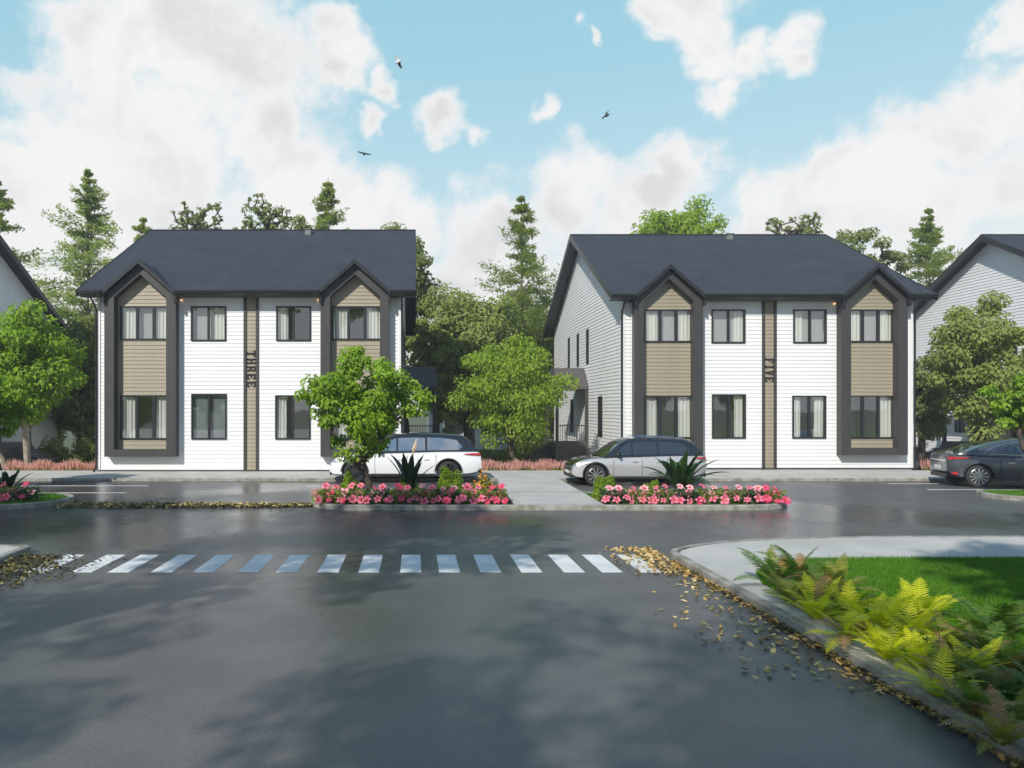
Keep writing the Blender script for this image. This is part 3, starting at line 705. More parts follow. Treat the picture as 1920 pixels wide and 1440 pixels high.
# far neighbour seen through the gap
nb = thing('far_house', 'pale gabled house far off, seen between the two main houses under the dark canopy', 'house', (1.2, 64, 0))
b = MB(); b.prism([(0, 0, -1), (7.5, 0, -1), (7.5, 0, 3.0), (3.75, 0, 5.2), (0, 0, 3.0)], (0, 10, 0)); b.build('wall', M['white_siding'], nb)
b = MB()
for s_ in (-1, 1): b.prism([(3.75, -0.4, 5.35), (3.75+s_*4.2, -0.4, 2.9), (3.75+s_*4.2, -0.4, 2.7), (3.75, -0.4, 5.15)], (0, 10.8, 0))
b.build('roof', M['shingle'], nb)
for xk in (1.4, 4.6):
    b = MB(); b.box(xk, xk+1.6, -0.05, 0.0, 0.5, 2.3); b.build('window', M['black'], nb)
# utility box by the right house
ub = thing('utility_box', 'grey metal utility box behind the pink grass between the right houses', 'utility box', (PX(1738, 40), 40, -0.95))
b = MB(); b.box(-0.3, 0.3, -0.3, 0.3, 0, 1.22); b.box(-0.33, 0.33, -0.33, 0.33, 1.22, 1.27); b.build('cabinet', M['box_grey'], ub)
b = MB(); b.box(-0.02, 0.02, -0.31, -0.3, 0.1, 1.3); b.box(0.02, 0.06, -0.33, -0.3, 0.6, 0.8); b.build('door_seam', M['black'], ub)
# ------------------------------------------------------------------ trees
def skeleton(rng, targets, trunk_pts, r_tip, r_base, mi=0):
    """connect each target to the nearest lower skeleton node; pipe-model radii"""
    P = [Vector(p) for p in trunk_pts]; par = [-1]+list(range(len(P)-1)); nT = len(P)
    order = sorted(range(len(targets)), key=lambda i: (targets[i]-P[-1]).length + 0.0)
    for i in order:
        t = targets[i]; best = None; bd = 1e9
        for k in range(max(1, nT//3), len(P)):
            d = (t-P[k]); L = d.length
            pen = L + max(0, (P[k].z-t.z)*1.6+L*0.35)
            if pen < bd: bd = pen; best = k
        a = P[best]; L = (t-a).length; n = max(2, int(L/0.55)); prev = best
        sag = Vector((rng.normal()*0.1, rng.normal()*0.1, 0.10))*L
        for s_ in range(1, n+1):
            f = s_/n; p = a.lerp(t, f)+sag*(f*(1-f))*1.6+Vector(rng.normal(size=3)*0.02*L*(0 if s_ == n else 1))
            P.append(p); par.append(prev); prev = len(P)-1
    cnt = [0.0]*len(P); kids = [0]*len(P)
    for i in range(len(P)-1, 0, -1):
        if kids[i] == 0: cnt[i] += 1
        cnt[par[i]] += cnt[i]; kids[par[i]] += 1
    mx = max(cnt[0], 1)
    rad = [max(r_tip, r_base*(c/mx)**0.47) for c in cnt]
    for i in range(nT): rad[i] = max(rad[i], r_base*(1-0.5*i/nT) if i < nT*0.6 else rad[i])
    return P, par, rad
def wood_mesh(name, P, par, rad, m, sides=6):
    V = []; Fq = []
    for i in range(1, len(P)):
        a, c = P[par[i]], P[i]; d = c-a
        if d.length < 1e-4: continue
        d.normalize(); u = d.cross(Vector((0.3, 0.2, 1)) if abs(d.z) < 0.9 else Vector((1, 0.1, 0))).normalized(); v = d.cross(u)
        ra = min(rad[par[i]], rad[i]*1.6); n = len(V)
        for p, r in ((a, ra), (c, rad[i])):
            for k in range(sides):
                t = 2*math.pi*k/sides; V.append(tuple(p+(u*math.cos(t)+v*math.sin(t))*r))
        for k in range(sides):
            k2 = (k+1) % sides; Fq.append((n+k, n+k2, n+sides+k2, n+sides+k))
    me = npmesh(name, np.array(V), np.array(Fq), m)
    me.polygons.foreach_set('use_smooth', [True]*len(me.polygons)); return me
def tree_meshes(seed, H, cz, rx, ry, rz, nclump, clr, nleaf, lsize, lm, bark, r_base, fork=0.3, lean=0, droop=0.0, hole=0.45, aspect=0.55, stems=1):
    rng = np.random.default_rng(seed); C = []
    tries = 0
    ph = rng.random(3)*10
    while len(C) < nclump and tries < nclump*60:
        tries += 1
        d = rng.normal(size=3); d /= np.linalg.norm(d); r = rng.random()**0.40
        # lumpy outline
        lump = 0.84+0.20*math.sin(d[0]*4.1+ph[0])*math.cos(d[2]*3.7+ph[1])+0.10*math.sin(d[1]*5+d[2]*6+ph[2])
        p = np.array([d[0]*rx*r*lump, d[1]*ry*r*lump, d[2]*rz*r*lump])
        if d[2] < -0.3: p[:2] *= 0.85
        p[2] += cz; p[0] += lean*(p[2]/H)
        if any(np.linalg.norm(p-c) < clr*hole*2 for c in C): continue
        C.append(p)
    T = [Vector(c-np.array([0, 0, clr*0.3])) for c in C]
    tp = []
    nt_ = 7
    for i in range(nt_+1):
        f = i/nt_; z = f*(cz+rz*0.35)
        tp.append((lean*(z/H)+rng.normal()*0.02*H*f*0.5, rng.normal()*0.02*H*f*0.5, z))
    if stems > 1: tp = tp[:2]
    P, par, rad = skeleton(rng, T, tp, 0.012*H/6, r_base)
    # keep the clear trunk below the crown
    wood = wood_mesh('trunk', P, par, rad, bark)
    C = np.array(C); per = max(4, nleaf//len(C)); n = per*len(C)
    cc = np.repeat(C, per, 0); dirs = unit(rng.normal(size=(n, 3))); rr = (rng.random(n)**0.45)[:, None]
    sc = (clr*rng.uniform(0.75, 1.25, len(C)))[np.repeat(np.arange(len(C)), per)][:, None]
    P_ = cc+dirs*rr*sc*np.array([1, 1, 0.72])
    nr = dirs*0.5+np.array([-0.15, -0.42, 0.72])+rng.normal(size=(n, 3))*0.42
    ax = dirs+np.array([0, 0, -0.6-droop])+rng.normal(size=(n, 3))*0.5
    V, Fq = leaf_quads(P_, lsize*rng.uniform(0.65, 1.25, n), nr, rng, aspect, ax)
    return wood, npmesh('crown', V, Fq, lm)
def tree(name, label, meshes, loc, rz=0, group=None, scale=1.0):
    t = thing(name, label, 'tree', loc, rz, group); t.scale = (scale,)*3
    obj('trunk', meshes[0], t); obj('crown', meshes[1], t); return t
def tree_px(name, label, px, ptop, pbot, half, Y, lm, seed, n=12000, lsize=0.16, group=None, bark='bark', dens=1.0, clr=0.14, rb=None, basez=None, ncl=70, hole=0.4, bpx=None, droop=0.0, stems=1, ryf=0.9, aspect=0.55):
    bz = float(terrain_z(0, Y)) if basez is None else basez
    zt, zb = PZ(ptop, Y)-bz, PZ(pbot, Y)-bz; r = half/F*Y; cz = (zt+zb)/2; rz = (zt-zb)/2
    bpx = px if bpx is None else bpx
    m = tree_meshes(seed, zt, cz, r, r*ryf, rz, ncl, clr*min(r, rz)*2.0, n, lsize, M[lm], M[bark], rb or 0.02*zt+0.03, hole=hole, droop=droop, stems=stems, lean=0, aspect=aspect)
    t = tree(name, label, m, (PX(bpx, Y), Y, bz), 0, group); 
    if bpx != px:
        dx = PX(px, Y)-PX(bpx, Y)
        for me in m:
            co = np.zeros(len(me.vertices)*3, dtype=np.float32); me.vertices.foreach_get('co', co); co = co.reshape(-1, 3)
            f = np.clip(co[:, 2]/max(zb, 0.5), 0, 1); co[:, 0] += dx*f*f*(3-2*f); me.vertices.foreach_set('co', co.ravel()); me.update()
    return t
def conifer_meshes(seed, H, Rb, start=0.22, sparse=1.0):
    rng = np.random.default_rng(seed); P = [Vector((0, 0, H*i/16)) for i in range(17)]; par = [-1]+list(range(16)); rad = [0.16*(1-i/17)+0.02 for i in range(17)]
    pts = []; nrm_ = []; ax_ = []; sz = []
    z = H*start
    while z < H*0.985:
        t = (z-H*start)/(H*(1-start)); Lz = Rb*(min(1.0, (1-t)/0.5)**0.92)*(0.9+0.1*math.sin(t*17+seed))+0.15
        nb_ = 4 if t < 0.8 else 5
        for k in range(nb_):
            if rng.random() > 0.90*sparse: continue
            az = rng.random()*2*math.pi; L = Lz*rng.uniform(0.38, 1.15); n = max(3, int(L/0.45)); k0 = min(16, int(z/H*16))
            base = Vector((0, 0, z)); prev = None; rise = rng.uniform(-0.25, 0.42)+0.15*t
            d = Vector((math.cos(az), math.sin(az), rise)); last = k0
            side = Vector((-math.sin(az), math.cos(az), 0))
            for s_ in range(1, n+1):
                f = s_/n; p = base+d*L*f+Vector((0, 0, -0.30*L*f*f+0.24*L*f**3))+side*rng.normal()*0.03*L
                P.append(p); par.append(last); last = len(P)-1; rad.append(0.035*(1-f)*L/3+0.010)
                if f < 0.22: continue
                for q in range(8):
                    sd_ = rng.choice([-1, 1]); tl = (0.16+0.24*(1-f))*L*rng.uniform(0.4, 1.1)+0.12
                    dirv = (side*sd_+d*0.8+Vector(rng.normal(size=3)*0.25)).normalized()
                    nn = 5
                    for m_ in range(nn):
                        g = (m_+rng.random())/nn; c = p-d*(L/n)*rng.random()*1.3+dirv*tl*g
                        pts.append((c.x, c.y, c.z-0.12*tl*g+rng.normal()*(0.04+0.055*L))); a = dirv+Vector(rng.normal(size=3)*0.5)
                        ax_.append(tuple(a)); nrm_.append((rng.normal()*0.7-0.2, rng.normal()*0.7-0.7, 0.7)); sz.append(rng.uniform(0.17, 0.36))
        z += H*0.0235*rng.uniform(0.6, 1.4)
    wood = wood_mesh('trunk', P, par, [q*0.75 for q in rad], M['bark_mid'], 5)
    V, Fq = leaf_quads(np.array(pts), np.array(sz), np.array(nrm_), rng, 0.30, np.array(ax_), 0.05)
    return wood, npmesh('crown', V, Fq, M['needle'])
CON = [conifer_meshes(3, 19.0, 3.8), conifer_meshes(8, 19.0, 3.2), conifer_meshes(15, 19.0, 3.6)]
for (px, ptop, Y, k, rz, lab) in [
  (165, 318, 50, 0, 0.3, 'tallest airy conifer behind the left house, to the left of its roof'),
  (615, 334, 52, 1, 1.1, 'narrow conifer tip rising over the right part of the THREE house roof'),
  (978, 366, 50, 2, 2.0, 'lone airy conifer in the gap between the two main houses'),
  (1742, 390, 54, 0, 2.6, 'conifer between the FIVE house roof and the gabled house at the right edge'),
  (-8, 330, 50, 1, 4.0, 'conifer cut off by the left edge above the gabled house'),
  (268, 406, 60, 2, 5.0, 'small far conifer tip just left of the THREE house ridge')]:
    bz = -0.9; H = PZ(ptop, Y)-bz
    tree('conifer_tree', lab, CON[k], (PX(px, Y), Y, bz), rz, 'conifers behind the houses', H/19.0)
BG = 'leafy trees behind the houses'
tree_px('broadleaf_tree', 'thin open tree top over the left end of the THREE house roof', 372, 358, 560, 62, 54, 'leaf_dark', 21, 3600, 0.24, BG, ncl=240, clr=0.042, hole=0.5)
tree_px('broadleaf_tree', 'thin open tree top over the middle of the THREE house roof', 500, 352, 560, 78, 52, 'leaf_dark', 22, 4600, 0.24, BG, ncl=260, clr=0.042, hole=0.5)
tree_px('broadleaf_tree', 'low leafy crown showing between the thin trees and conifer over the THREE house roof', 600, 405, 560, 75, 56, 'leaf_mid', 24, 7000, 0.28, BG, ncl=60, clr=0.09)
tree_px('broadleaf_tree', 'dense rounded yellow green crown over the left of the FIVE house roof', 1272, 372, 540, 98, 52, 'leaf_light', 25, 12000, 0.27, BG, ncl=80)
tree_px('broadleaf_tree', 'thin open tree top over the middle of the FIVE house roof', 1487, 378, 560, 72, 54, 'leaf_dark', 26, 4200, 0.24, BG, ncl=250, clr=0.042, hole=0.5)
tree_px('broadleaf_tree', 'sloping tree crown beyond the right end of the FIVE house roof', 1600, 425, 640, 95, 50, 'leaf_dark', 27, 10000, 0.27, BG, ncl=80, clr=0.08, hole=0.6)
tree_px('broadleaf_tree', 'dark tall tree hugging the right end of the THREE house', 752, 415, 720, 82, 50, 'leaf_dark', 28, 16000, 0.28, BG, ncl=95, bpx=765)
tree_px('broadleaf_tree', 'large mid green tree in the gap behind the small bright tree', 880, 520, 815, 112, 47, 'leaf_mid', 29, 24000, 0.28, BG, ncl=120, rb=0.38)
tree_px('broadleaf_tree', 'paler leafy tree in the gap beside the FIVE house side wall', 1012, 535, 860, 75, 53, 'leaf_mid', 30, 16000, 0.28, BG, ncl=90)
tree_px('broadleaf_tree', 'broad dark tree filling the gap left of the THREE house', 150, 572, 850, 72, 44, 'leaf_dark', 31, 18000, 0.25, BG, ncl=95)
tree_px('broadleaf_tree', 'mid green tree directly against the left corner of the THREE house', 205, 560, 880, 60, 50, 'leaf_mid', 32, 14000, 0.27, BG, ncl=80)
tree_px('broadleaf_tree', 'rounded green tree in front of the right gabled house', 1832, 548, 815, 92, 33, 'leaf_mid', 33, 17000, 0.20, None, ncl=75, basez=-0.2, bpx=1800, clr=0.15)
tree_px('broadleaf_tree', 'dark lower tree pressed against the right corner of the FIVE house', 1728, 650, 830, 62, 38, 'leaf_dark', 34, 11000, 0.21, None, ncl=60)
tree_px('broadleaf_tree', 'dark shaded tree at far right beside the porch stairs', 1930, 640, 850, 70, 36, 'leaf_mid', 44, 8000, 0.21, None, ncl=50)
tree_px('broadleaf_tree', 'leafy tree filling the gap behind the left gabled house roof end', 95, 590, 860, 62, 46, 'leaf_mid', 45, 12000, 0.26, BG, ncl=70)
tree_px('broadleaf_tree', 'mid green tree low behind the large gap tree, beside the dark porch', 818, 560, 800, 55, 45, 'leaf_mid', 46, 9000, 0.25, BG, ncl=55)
# nearer trees
tree_px('broadleaf_tree', 'bright small tree with thin forked trunk standing behind the pink grass in the gap', 958, 632, 850, 112, 33.5, 'leaf_light', 35, 15000, 0.19, None, ncl=75, basez=-0.15, bpx=985, rb=0.11, droop=0.9, clr=0.14, aspect=0.42)
tree_px('broadleaf_tree', 'bright tree with pale trunk in front of the left gabled house', 48, 560, 800, 100, 32, 'leaf_bright', 36, 15000, 0.19, None, ncl=70, basez=-0.1, bpx=52, bark='bark_pale', rb=0.14, clr=0.14)
tree_px('broadleaf_tree', 'pale trunked tree at the far left edge behind the left island', -30, 600, 800, 85, 31.2, 'leaf_bright', 37, 9000, 0.18, None, ncl=50, basez=-0.1, bpx=15, bark='bark_pale', rb=0.12)
tree_px('broadleaf_tree', 'glossy bright tree branch reaching in at the left edge over the island', -28, 690, 830, 90, 24, 'leaf_bright', 38, 8000, 0.15, None, ncl=50, basez=0.0, rb=0.08)
tree_px('island_tree', 'bright green forked tree on the middle island in front of the white car', 680, 655, 872, 128, 20.6, 'leaf_bright', 39, 11000, 0.135, None, ncl=95, basez=0.1, bpx=700, rb=0.10, clr=0.10, hole=0.5, stems=2)
tree_px('island_tree', 'small large leaved tree on the right island beside the dark grey car', 1912, 690, 815, 58, 21.8, 'leaf_bright', 40, 2200, 0.17, None, ncl=30, basez=0.1, bpx=1965, rb=0.06)
# understory
def bush_mesh(seed, rx, ry, rz, n, ls, lm, aspect=0.5):
    rng = np.random.default_rng(seed); d = unit(rng.normal(size=(n, 3))); d[:, 2] = np.abs(d[:, 2])*1.0-0.08
    lum = 0.85+0.12*np.sin(d[:, 0]*6+seed)+0.1*np.sin(d[:, 1]*7+d[:, 2]*5)
    r = (rng.random(n)**0.28*lum)[:, None]; P_ = d*r*np.array([rx, ry, rz])
    V, Fq = leaf_quads(P_, ls*rng.uniform(0.6, 1.3, n), d*0.6+rng.normal(size=(n, 3))*0.5+np.array([0, 0, 0.4]), rng, aspect, d+rng.normal(size=(n, 3))*0.4)
    return npmesh('foliage', V, Fq, lm)
def bush(name, label, px, Y, z, rx, rz, seed, n=2500, ls=0.09, lm='leaf_light', group=None, cat='shrub'):
    t = thing(name, label, cat, (PX(px, Y), Y, z), 0, group)
    obj('foliage', bush_mesh(seed, rx, rx*0.9, rz, n, ls, M[lm]), t)
    b = MB(); 
    for k in range(5):
        a = k*1.26; b.tube([(0.03*math.cos(a), 0.03*math.sin(a), 0), (rx*.35*math.cos(a), rx*.35*math.sin(a), rz*.6)], [0.02, 0.008], 5)
    b.build('stem', M['bark'], t); return t
UG = 'undergrowth shrubs in the gap between the houses'
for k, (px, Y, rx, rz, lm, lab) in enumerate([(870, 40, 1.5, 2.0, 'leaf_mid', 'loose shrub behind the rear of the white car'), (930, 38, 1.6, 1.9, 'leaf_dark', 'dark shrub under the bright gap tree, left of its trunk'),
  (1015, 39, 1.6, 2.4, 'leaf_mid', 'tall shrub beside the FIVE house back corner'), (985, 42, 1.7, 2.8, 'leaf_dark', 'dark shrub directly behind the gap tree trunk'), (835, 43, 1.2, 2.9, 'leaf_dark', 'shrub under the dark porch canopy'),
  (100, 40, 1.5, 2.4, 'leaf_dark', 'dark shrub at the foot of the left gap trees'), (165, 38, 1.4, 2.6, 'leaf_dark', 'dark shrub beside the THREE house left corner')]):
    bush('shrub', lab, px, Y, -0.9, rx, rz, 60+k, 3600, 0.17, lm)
# big trees outside the frame: they cast the shade on road and lawn
SH = [tree_meshes(51, 18.0, 14.0, 4.3, 4.3, 3.6, 60, 0.95, 6500, 0.34, M['leaf_mid'], M['bark'], 0.30, hole=0.42)]
t_ = tree_meshes(53, 20.0, 16.0, 2.0, 2.0, 2.6, 26, 0.75, 2600, 0.32, M['leaf_mid'], M['bark'], 0.24)
tree('street_tree', 'tall slender tree outside the frame, on the grass behind the viewer', t_, (-0.7, -7.3, 0.1), 0.0)
for (x, y, rz, s_, lab) in [(-10.3, -0.4, 0, 1.0, 'street tree outside the frame on the left pavement'), (-19.2, 2.0, 1.3, 1.0, 'street tree outside the frame far on the left pavement'),
   (-15.5, -7.6, 2.4, 0.9, 'street tree outside the frame, left pavement behind the viewer'), (-7.4, -10.9, 3.1, 1.0, 'street tree outside the frame, standing straight behind the viewer'),
   (-0.6, -12.4, 0.6, 0.9, 'street tree outside the frame, right behind the viewer'), (5.5, 0.9, 1.1, 0.6, 'smaller street tree outside the frame at the lawn edge'),
   (6.4, -1.6, 4.4, 0.95, 'street tree outside the frame, on the right lawn beside the viewer'), (5.6, -4.6, 5.2, 0.8, 'street tree outside the frame, right lawn just behind the viewer')]:
    tree('street_tree', lab, SH[0], (x, y, 0.1), rz, 'street trees around the viewer', s_)
BK = [tree_meshes(52, 8.0, 4.9, 3.6, 3.0, 3.0, 40, 1.0, 4200, 0.40, M['leaf_mid'], M['bark'], 0.22)]
for k, x in enumerate((-44, -36, -27, -19, -10, -2, 7, 15, 24, 33, 43)):
    tree('park_tree', 'leafy tree of the row across the park behind the viewer', BK[0], (x, -38-3*math.sin(x), 0), x*1.3, 'row of trees behind the viewer', 0.85+0.22*math.sin(x*2.1))
# ------------------------------------------------------------------ island planting
rng = np.random.default_rng(5)
def flower_mesh(seed, pm, r=0.13):
    rg = random.Random(seed); b = MB(); n = 6 if seed % 2 else 5
    for k in range(n):
        a = 2*math.pi*k/n+rg.uniform(-.12, .12); d = Vector((math.cos(a), math.sin(a), 0)); s_ = Vector((-d.y, d.x, 0)); L = r*rg.uniform(.9, 1.1); wd = r*0.36
        up = rg.uniform(0.30, 0.5)
        base = Vector((0, 0, 0)); p1 = d*L*0.30+Vector((0, 0, L*up*0.6)); p2 = d*L*0.68+Vector((0, 0, L*up)); p3 = d*L+Vector((0, 0, L*(up-0.16)))
        q = lambda c, w_, h_=0.0: (c-s_*w_+Vector((0, 0, h_)), c+s_*w_+Vector((0, 0, h_)))
        a0 = q(base, 0.012); a1 = q(p1, wd*0.62, .012); a2 = q(p2, wd, .01); a3 = q(p3, wd*0.22)
        b.poly([a0[0], a0[1], a1[1], a1[0]], 1); b.poly([a1[0], a1[1], a2[1], a2[0]], 0); b.poly([a2[0], a2[1], a3[1], a3[0]], 0)
    for k in range(4):
        a = k*1.57; b.tube([(0, 0, 0), (0.02*math.cos(a), 0.02*math.sin(a), r*0.75)], 0.004, 3, 2)
    return b.mesh('flower', [pm, M['throat'], M['stamen']], fix=False)
FL = [flower_mesh(i, M[k]) for i, k in enumerate(['petal', 'petal_pale', 'petal', 'petal_deep', 'petal_pale', 'petal'])]
def foliage_low(seed, L, W_, H, n, ls, m):
    rg = np.random.default_rng(seed); P_ = np.stack([rg.uniform(-L/2, L/2, n), rg.uniform(-W_/2, W_/2, n), rg.random(n)**0.7*H], 1)
    V, Fq = leaf_quads(P_, ls*rg.uniform(.6, 1.3, n), rg.normal(size=(n, 3))+np.array([0, -0.3, 0.9]), rg, 0.34, rg.normal(size=(n, 3))+np.array([0, 0, .4]))
    return npmesh('foliage', V, Fq, m)
AZ = [foliage_low(70+i, 0.62, 0.75, 0.36, 460, 0.12, M[['leaf_mid', 'leaf_dark', 'leaf_gloss'][i]]) for i in range(3)]
def azalea(px, Y, k, lab, grp, nfl, deep=False):
    t = thing('flowering_shrub', lab, 'flowers', (PX(px, Y), Y, 0.10), 0, grp)
    obj('foliage', AZ[k % 3], t, rz=0.0)
    rg = random.Random(k*7+int(px))
    for j in range(nfl):
        x = (j+0.5)/nfl*0.62-0.31+rg.uniform(-.05, .05); row = j % 3; y = -0.36+0.2*row; z = [0.12, 0.26, 0.40][row]+rg.uniform(-.03, .05)
        o = obj('flower', FL[3] if deep and rg.random() < .7 else FL[rg.choice([0, 0, 1, 2, 4, 5, 3] if row else [0, 2, 5, 3])], t, (x, y, z)); s_ = rg.uniform(.65, 1.08)
        o.scale = (s_,)*3; o.rotation_euler = (R(rg.uniform(35, 88) if row < 2 else rg.uniform(20, 60)), R(rg.uniform(-25, 25)), R(rg.uniform(-30, 30)))
places = {620: 'at the left tip of the middle island', 664: 'in front of the front wheel of the white car', 708: 'directly before the island tree trunk', 752: 'just right of the island tree trunk', 796: 'below the tall pale flower spike',
          840: 'in front of the round shrub before the white car', 884: 'below the orange flowers', 928: 'at the walkway end of the left bed',
          1150: 'at the walkway end of the right bed', 1194: 'in front of the silver car front door', 1238: 'left below the broad leaved palm plant', 1282: 'directly before the broad leaved palm plant',
          1326: 'just right of the broad leaved palm plant', 1370: 'third from the right end of the right bed', 1408: 'second from the right end of the right bed', 1443: 'at the right end of the right bed',
          8: 'cut off by the left edge on the left island', 46: 'at the right end of the left island flowers'}
for k, (px, lab) in enumerate(places.items()):
    n = 7 if px > 100 else 5
    azalea(px, 19.85 if px > 100 else 20.3, k, 'low pink flowered shrub '+lab, 'pink flowering shrubs on the islands', n, deep=(px in (928, 1443, 8, 46)))
BS = 'small green shrubs on the middle island'
for k, (px, rx, rz, lab) in enumerate([(655, 0.36, 0.92, 'small loose shrub in front of the white car front wheel'), (764, 0.42, 0.74, 'low round shrub under the dark strap leaved plant'),
   (843, 0.48, 1.14, 'tallest round shrub before the white car rear wheel'), (1134, 0.40, 0.86, 'round clipped shrub before the silver car front wheel'), (1222, 0.36, 0.64, 'low shrub left of the broad leaved palm plant'), (606, 0.28, 0.26, 'tiny green tuft at the left tip of the island')]):
    bush('shrub', lab, px, 20.7 if px != 606 else 20.0, 0.10, rx, rz, 90+k, 4200 if px != 606 else 1500, 0.075, 'leaf_light', BS)
def strap(L, wd, bend, m, seg=7, curl=0.0, tipz=-0.3, name='leaf'):
    b = MB(); pts = []
    x = z = 0.0; a = R(80)
    for i in range(seg+1):
        f = i/seg; wv = wd*math.sin(math.pi*min(1, f*0.93+0.07))**0.8*(1 if f < .98 else 0.1)
        pts.append((x, z, wv)); a -= bend/seg; x += L/seg*math.cos(a); z += L/seg*math.sin(a)
    for (x, z, wv) in pts: b.v += [(x, -wv/2, z+wv*.18), (x, 0, z), (x, wv/2, z+wv*.18)]
    for i in range(seg):
        for j in range(2): b.f.append((3*i+j, 3*i+j+1, 3*i+j+4, 3*i+j+3)); b.m.append(0)
    return b.mesh(name, m, smooth_=80, fix=False)
def rosette(name, label, cat, loc, n, L, wd, m, seed, bend=(0.3, 1.6), tilt=0.0):
    t = thing(name, label, cat, loc); rg = random.Random(seed)
    ms = [strap(L, wd, bend[0]+(bend[1]-bend[0])*i/4, m) for i in range(5)]
    for k in range(n):
        i = int((k/n)*5); o = obj('leaf', ms[4-i], t); s_ = rg.uniform(.8, 1.1); o.scale = (s_,)*3
        o.rotation_euler = (0, R(rg.uniform(-8, 12)), k*2.4+rg.uniform(-.3, .3))
    return t
rosette('palm_plant', 'broad dark leaved palm plant on the middle island before the silver car', 'plant', (PX(1275, 20.9), 20.9, 0.1), 24, 1.55, 0.24, M['leaf_gloss'], 4)
t = rosette('strap_leaved_plant', 'dark stiff strap leaved plant with a tall pale flower on the middle island', 'plant', (PX(768, 20.6), 20.6, 0.1), 9, 1.45, 0.20, M['leaf_deep'], 9, (0.2, 0.9))
b = MB(); b.tube([(0, 0, 0.1), (0.06, 0, 0.8), (0.12, 0, 1.35)], [0.014, 0.011, 0.01], 5); b.tube([(0.11, 0, 1.3), (0.12, 0, 1.42), (0.15, 0, 1.52), (0.2, 0, 1.72)], [0.02, 0.06, 0.05, 0.01], 6); b.build('flower_spike', M['bract'], t)
rosette('strap_leaved_plant', 'large dark leaved plant on the left island, cut by the left edge', 'plant', (PX(14, 20.8), 20.8, 0.1), 16, 1.0, 0.20, M['leaf_deep'], 13, (0.3, 1.3))
# orange flowers
t = thing('orange_flower_clump', 'clump of small orange yellow flowers at the walkway end behind the pink flowers', 'flowers', (PX(905, 20.9), 20.9, 0.1))
obj('foliage', bush_mesh(120, 0.55, 0.4, 0.72, 1100, 0.10, M['leaf_dark'], 0.3), t); V = bush_mesh(121, 0.6, 0.45, 0.95, 480, 0.07, M['orange'], 0.7); V.name = 'blossom'; obj('blossom', V, t)
rosette('strap_leaved_plant', 'small green strap leaved plant between orange flowers and walkway', 'plant', (PX(925, 20.5), 20.5, 0.1), 8, 0.5, 0.10, M['leaf_gloss'], 19, (0.3, 1.2))
# pink grass beds
def pink_bed(label, x0, x1, y0, y1, z, seed, H=0.62, dens=520):
    rg = np.random.default_rng(seed); n = int((x1-x0)*dens)
    bx = rg.uniform(x0, x1, n); by = rg.uniform(y0, y1, n); P0 = np.stack([bx, by, np.full(n, z)], 1)
    h = (H*rg.uniform(.5, 1.05, n)*(0.85+0.15*np.sin(bx*5+by*3)))[:, None]; dr = np.stack([rg.normal(size=n)*.22, rg.normal(size=n)*.22, np.ones(n)], 1)
    dr = unit(dr); side = unit(np.stack([rg.normal(size=n), rg.normal(size=n), np.zeros(n)], 1)); wd = 0.022
    mid = P0+dr*h*.5; V = np.concatenate([np.stack([P0-side*wd*.4, P0+side*wd*.4, mid+side*wd*.4, mid-side*wd*.4], 1), np.stack([mid-side*wd, mid+side*wd, P0+dr*h+side*wd*.25, P0+dr*h-side*wd*.25], 1)]).reshape(-1, 3)
    q = np.arange(2*n)*4; mi = np.concatenate([np.zeros(n), np.ones(n)]).astype(int)
    tag(obj('pink_grass', npmesh('pink_grass', V, np.stack([q, q+1, q+2, q+3], 1), [M['leaf_light'], M['pinkgrass']], mi)), label, 'grass', None, 'stuff')
pink_bed('band of pink feathery grass left of the THREE house', PX(20, 31), PX(182, 31), 30.5, 31.3, -0.05, 1)
pink_bed('band of pink feathery grass between the two main houses', PX(880, 31), PX(1085, 31), 30.5, 31.3, -0.05, 2)
pink_bed('patch of pink feathery grass at the right corner of the FIVE house', PX(1722, 31.5), PX(1790, 31.5), 30.5, 31.4, -0.05, 3)
pink_bed('small tuft of pink grass at the left tip of the middle island', PX(590, 20.6), PX(628, 20.6), 20.2, 21.0, 0.1, 4, 0.42, 900)
# ------------------------------------------------------------------ lawn
def blades(name, label, pts, h, m, seed, wd=0.006):
    rg = np.random.default_rng(seed); n = len(pts); ang = rg.uniform(0, 2*math.pi, n); side = np.stack([np.cos(ang), np.sin(ang), np.zeros(n)], 1)
    lean = rg.normal(size=(n, 3))*0.35; lean[:, 2] = 1; lean = unit(lean); H = (h*rg.uniform(.5, 1.2, n))[:, None]; wv = (wd*rg.uniform(.7, 1.3, n))[:, None]
    tip = pts+lean*H+np.stack([rg.normal(size=n), rg.normal(size=n), np.zeros(n)], 1)*H*0.25
    V = np.stack([pts-side*wv, pts+side*wv, tip], 1).reshape(-1, 3); q = np.arange(n)*3
    return tag(obj(name, npmesh(name, V, np.stack([q, q+1, q+2], 1), m)), label, 'grass', None, 'stuff')
def inside(poly, x, y):
    c = np.zeros(len(x), bool); n = len(poly)
    for i in range(n):
        x0, y0 = poly[i]; x1, y1 = poly[i-1]
        k = ((y0 > y) != (y1 > y)) & (x < (x1-x0)*(y-y0)/((y1-y0) or 1e-9)+x0); c ^= k
    return c
rg = np.random.default_rng(77); n = 520000
yy = 4.2+(12.6-4.2)*rg.random(n)**0.85; xx = rg.uniform(4.9, 13.5, n)
k = inside(bed+[(60, -30)], xx, yy) & (xx < 0.84*yy+0.6); xx, yy = xx[k], yy[k]
wgt = rg.random(len(xx)) < np.clip(8.5/yy, 0.55, 1); xx, yy = xx[wgt], yy[wgt]
blades('lawn_grass', 'short bright green lawn grass behind the ferns on the right corner', np.stack([xx, yy, np.full(len(xx), 0.10)], 1), 0.075, M['grass'], 1, 0.0055)
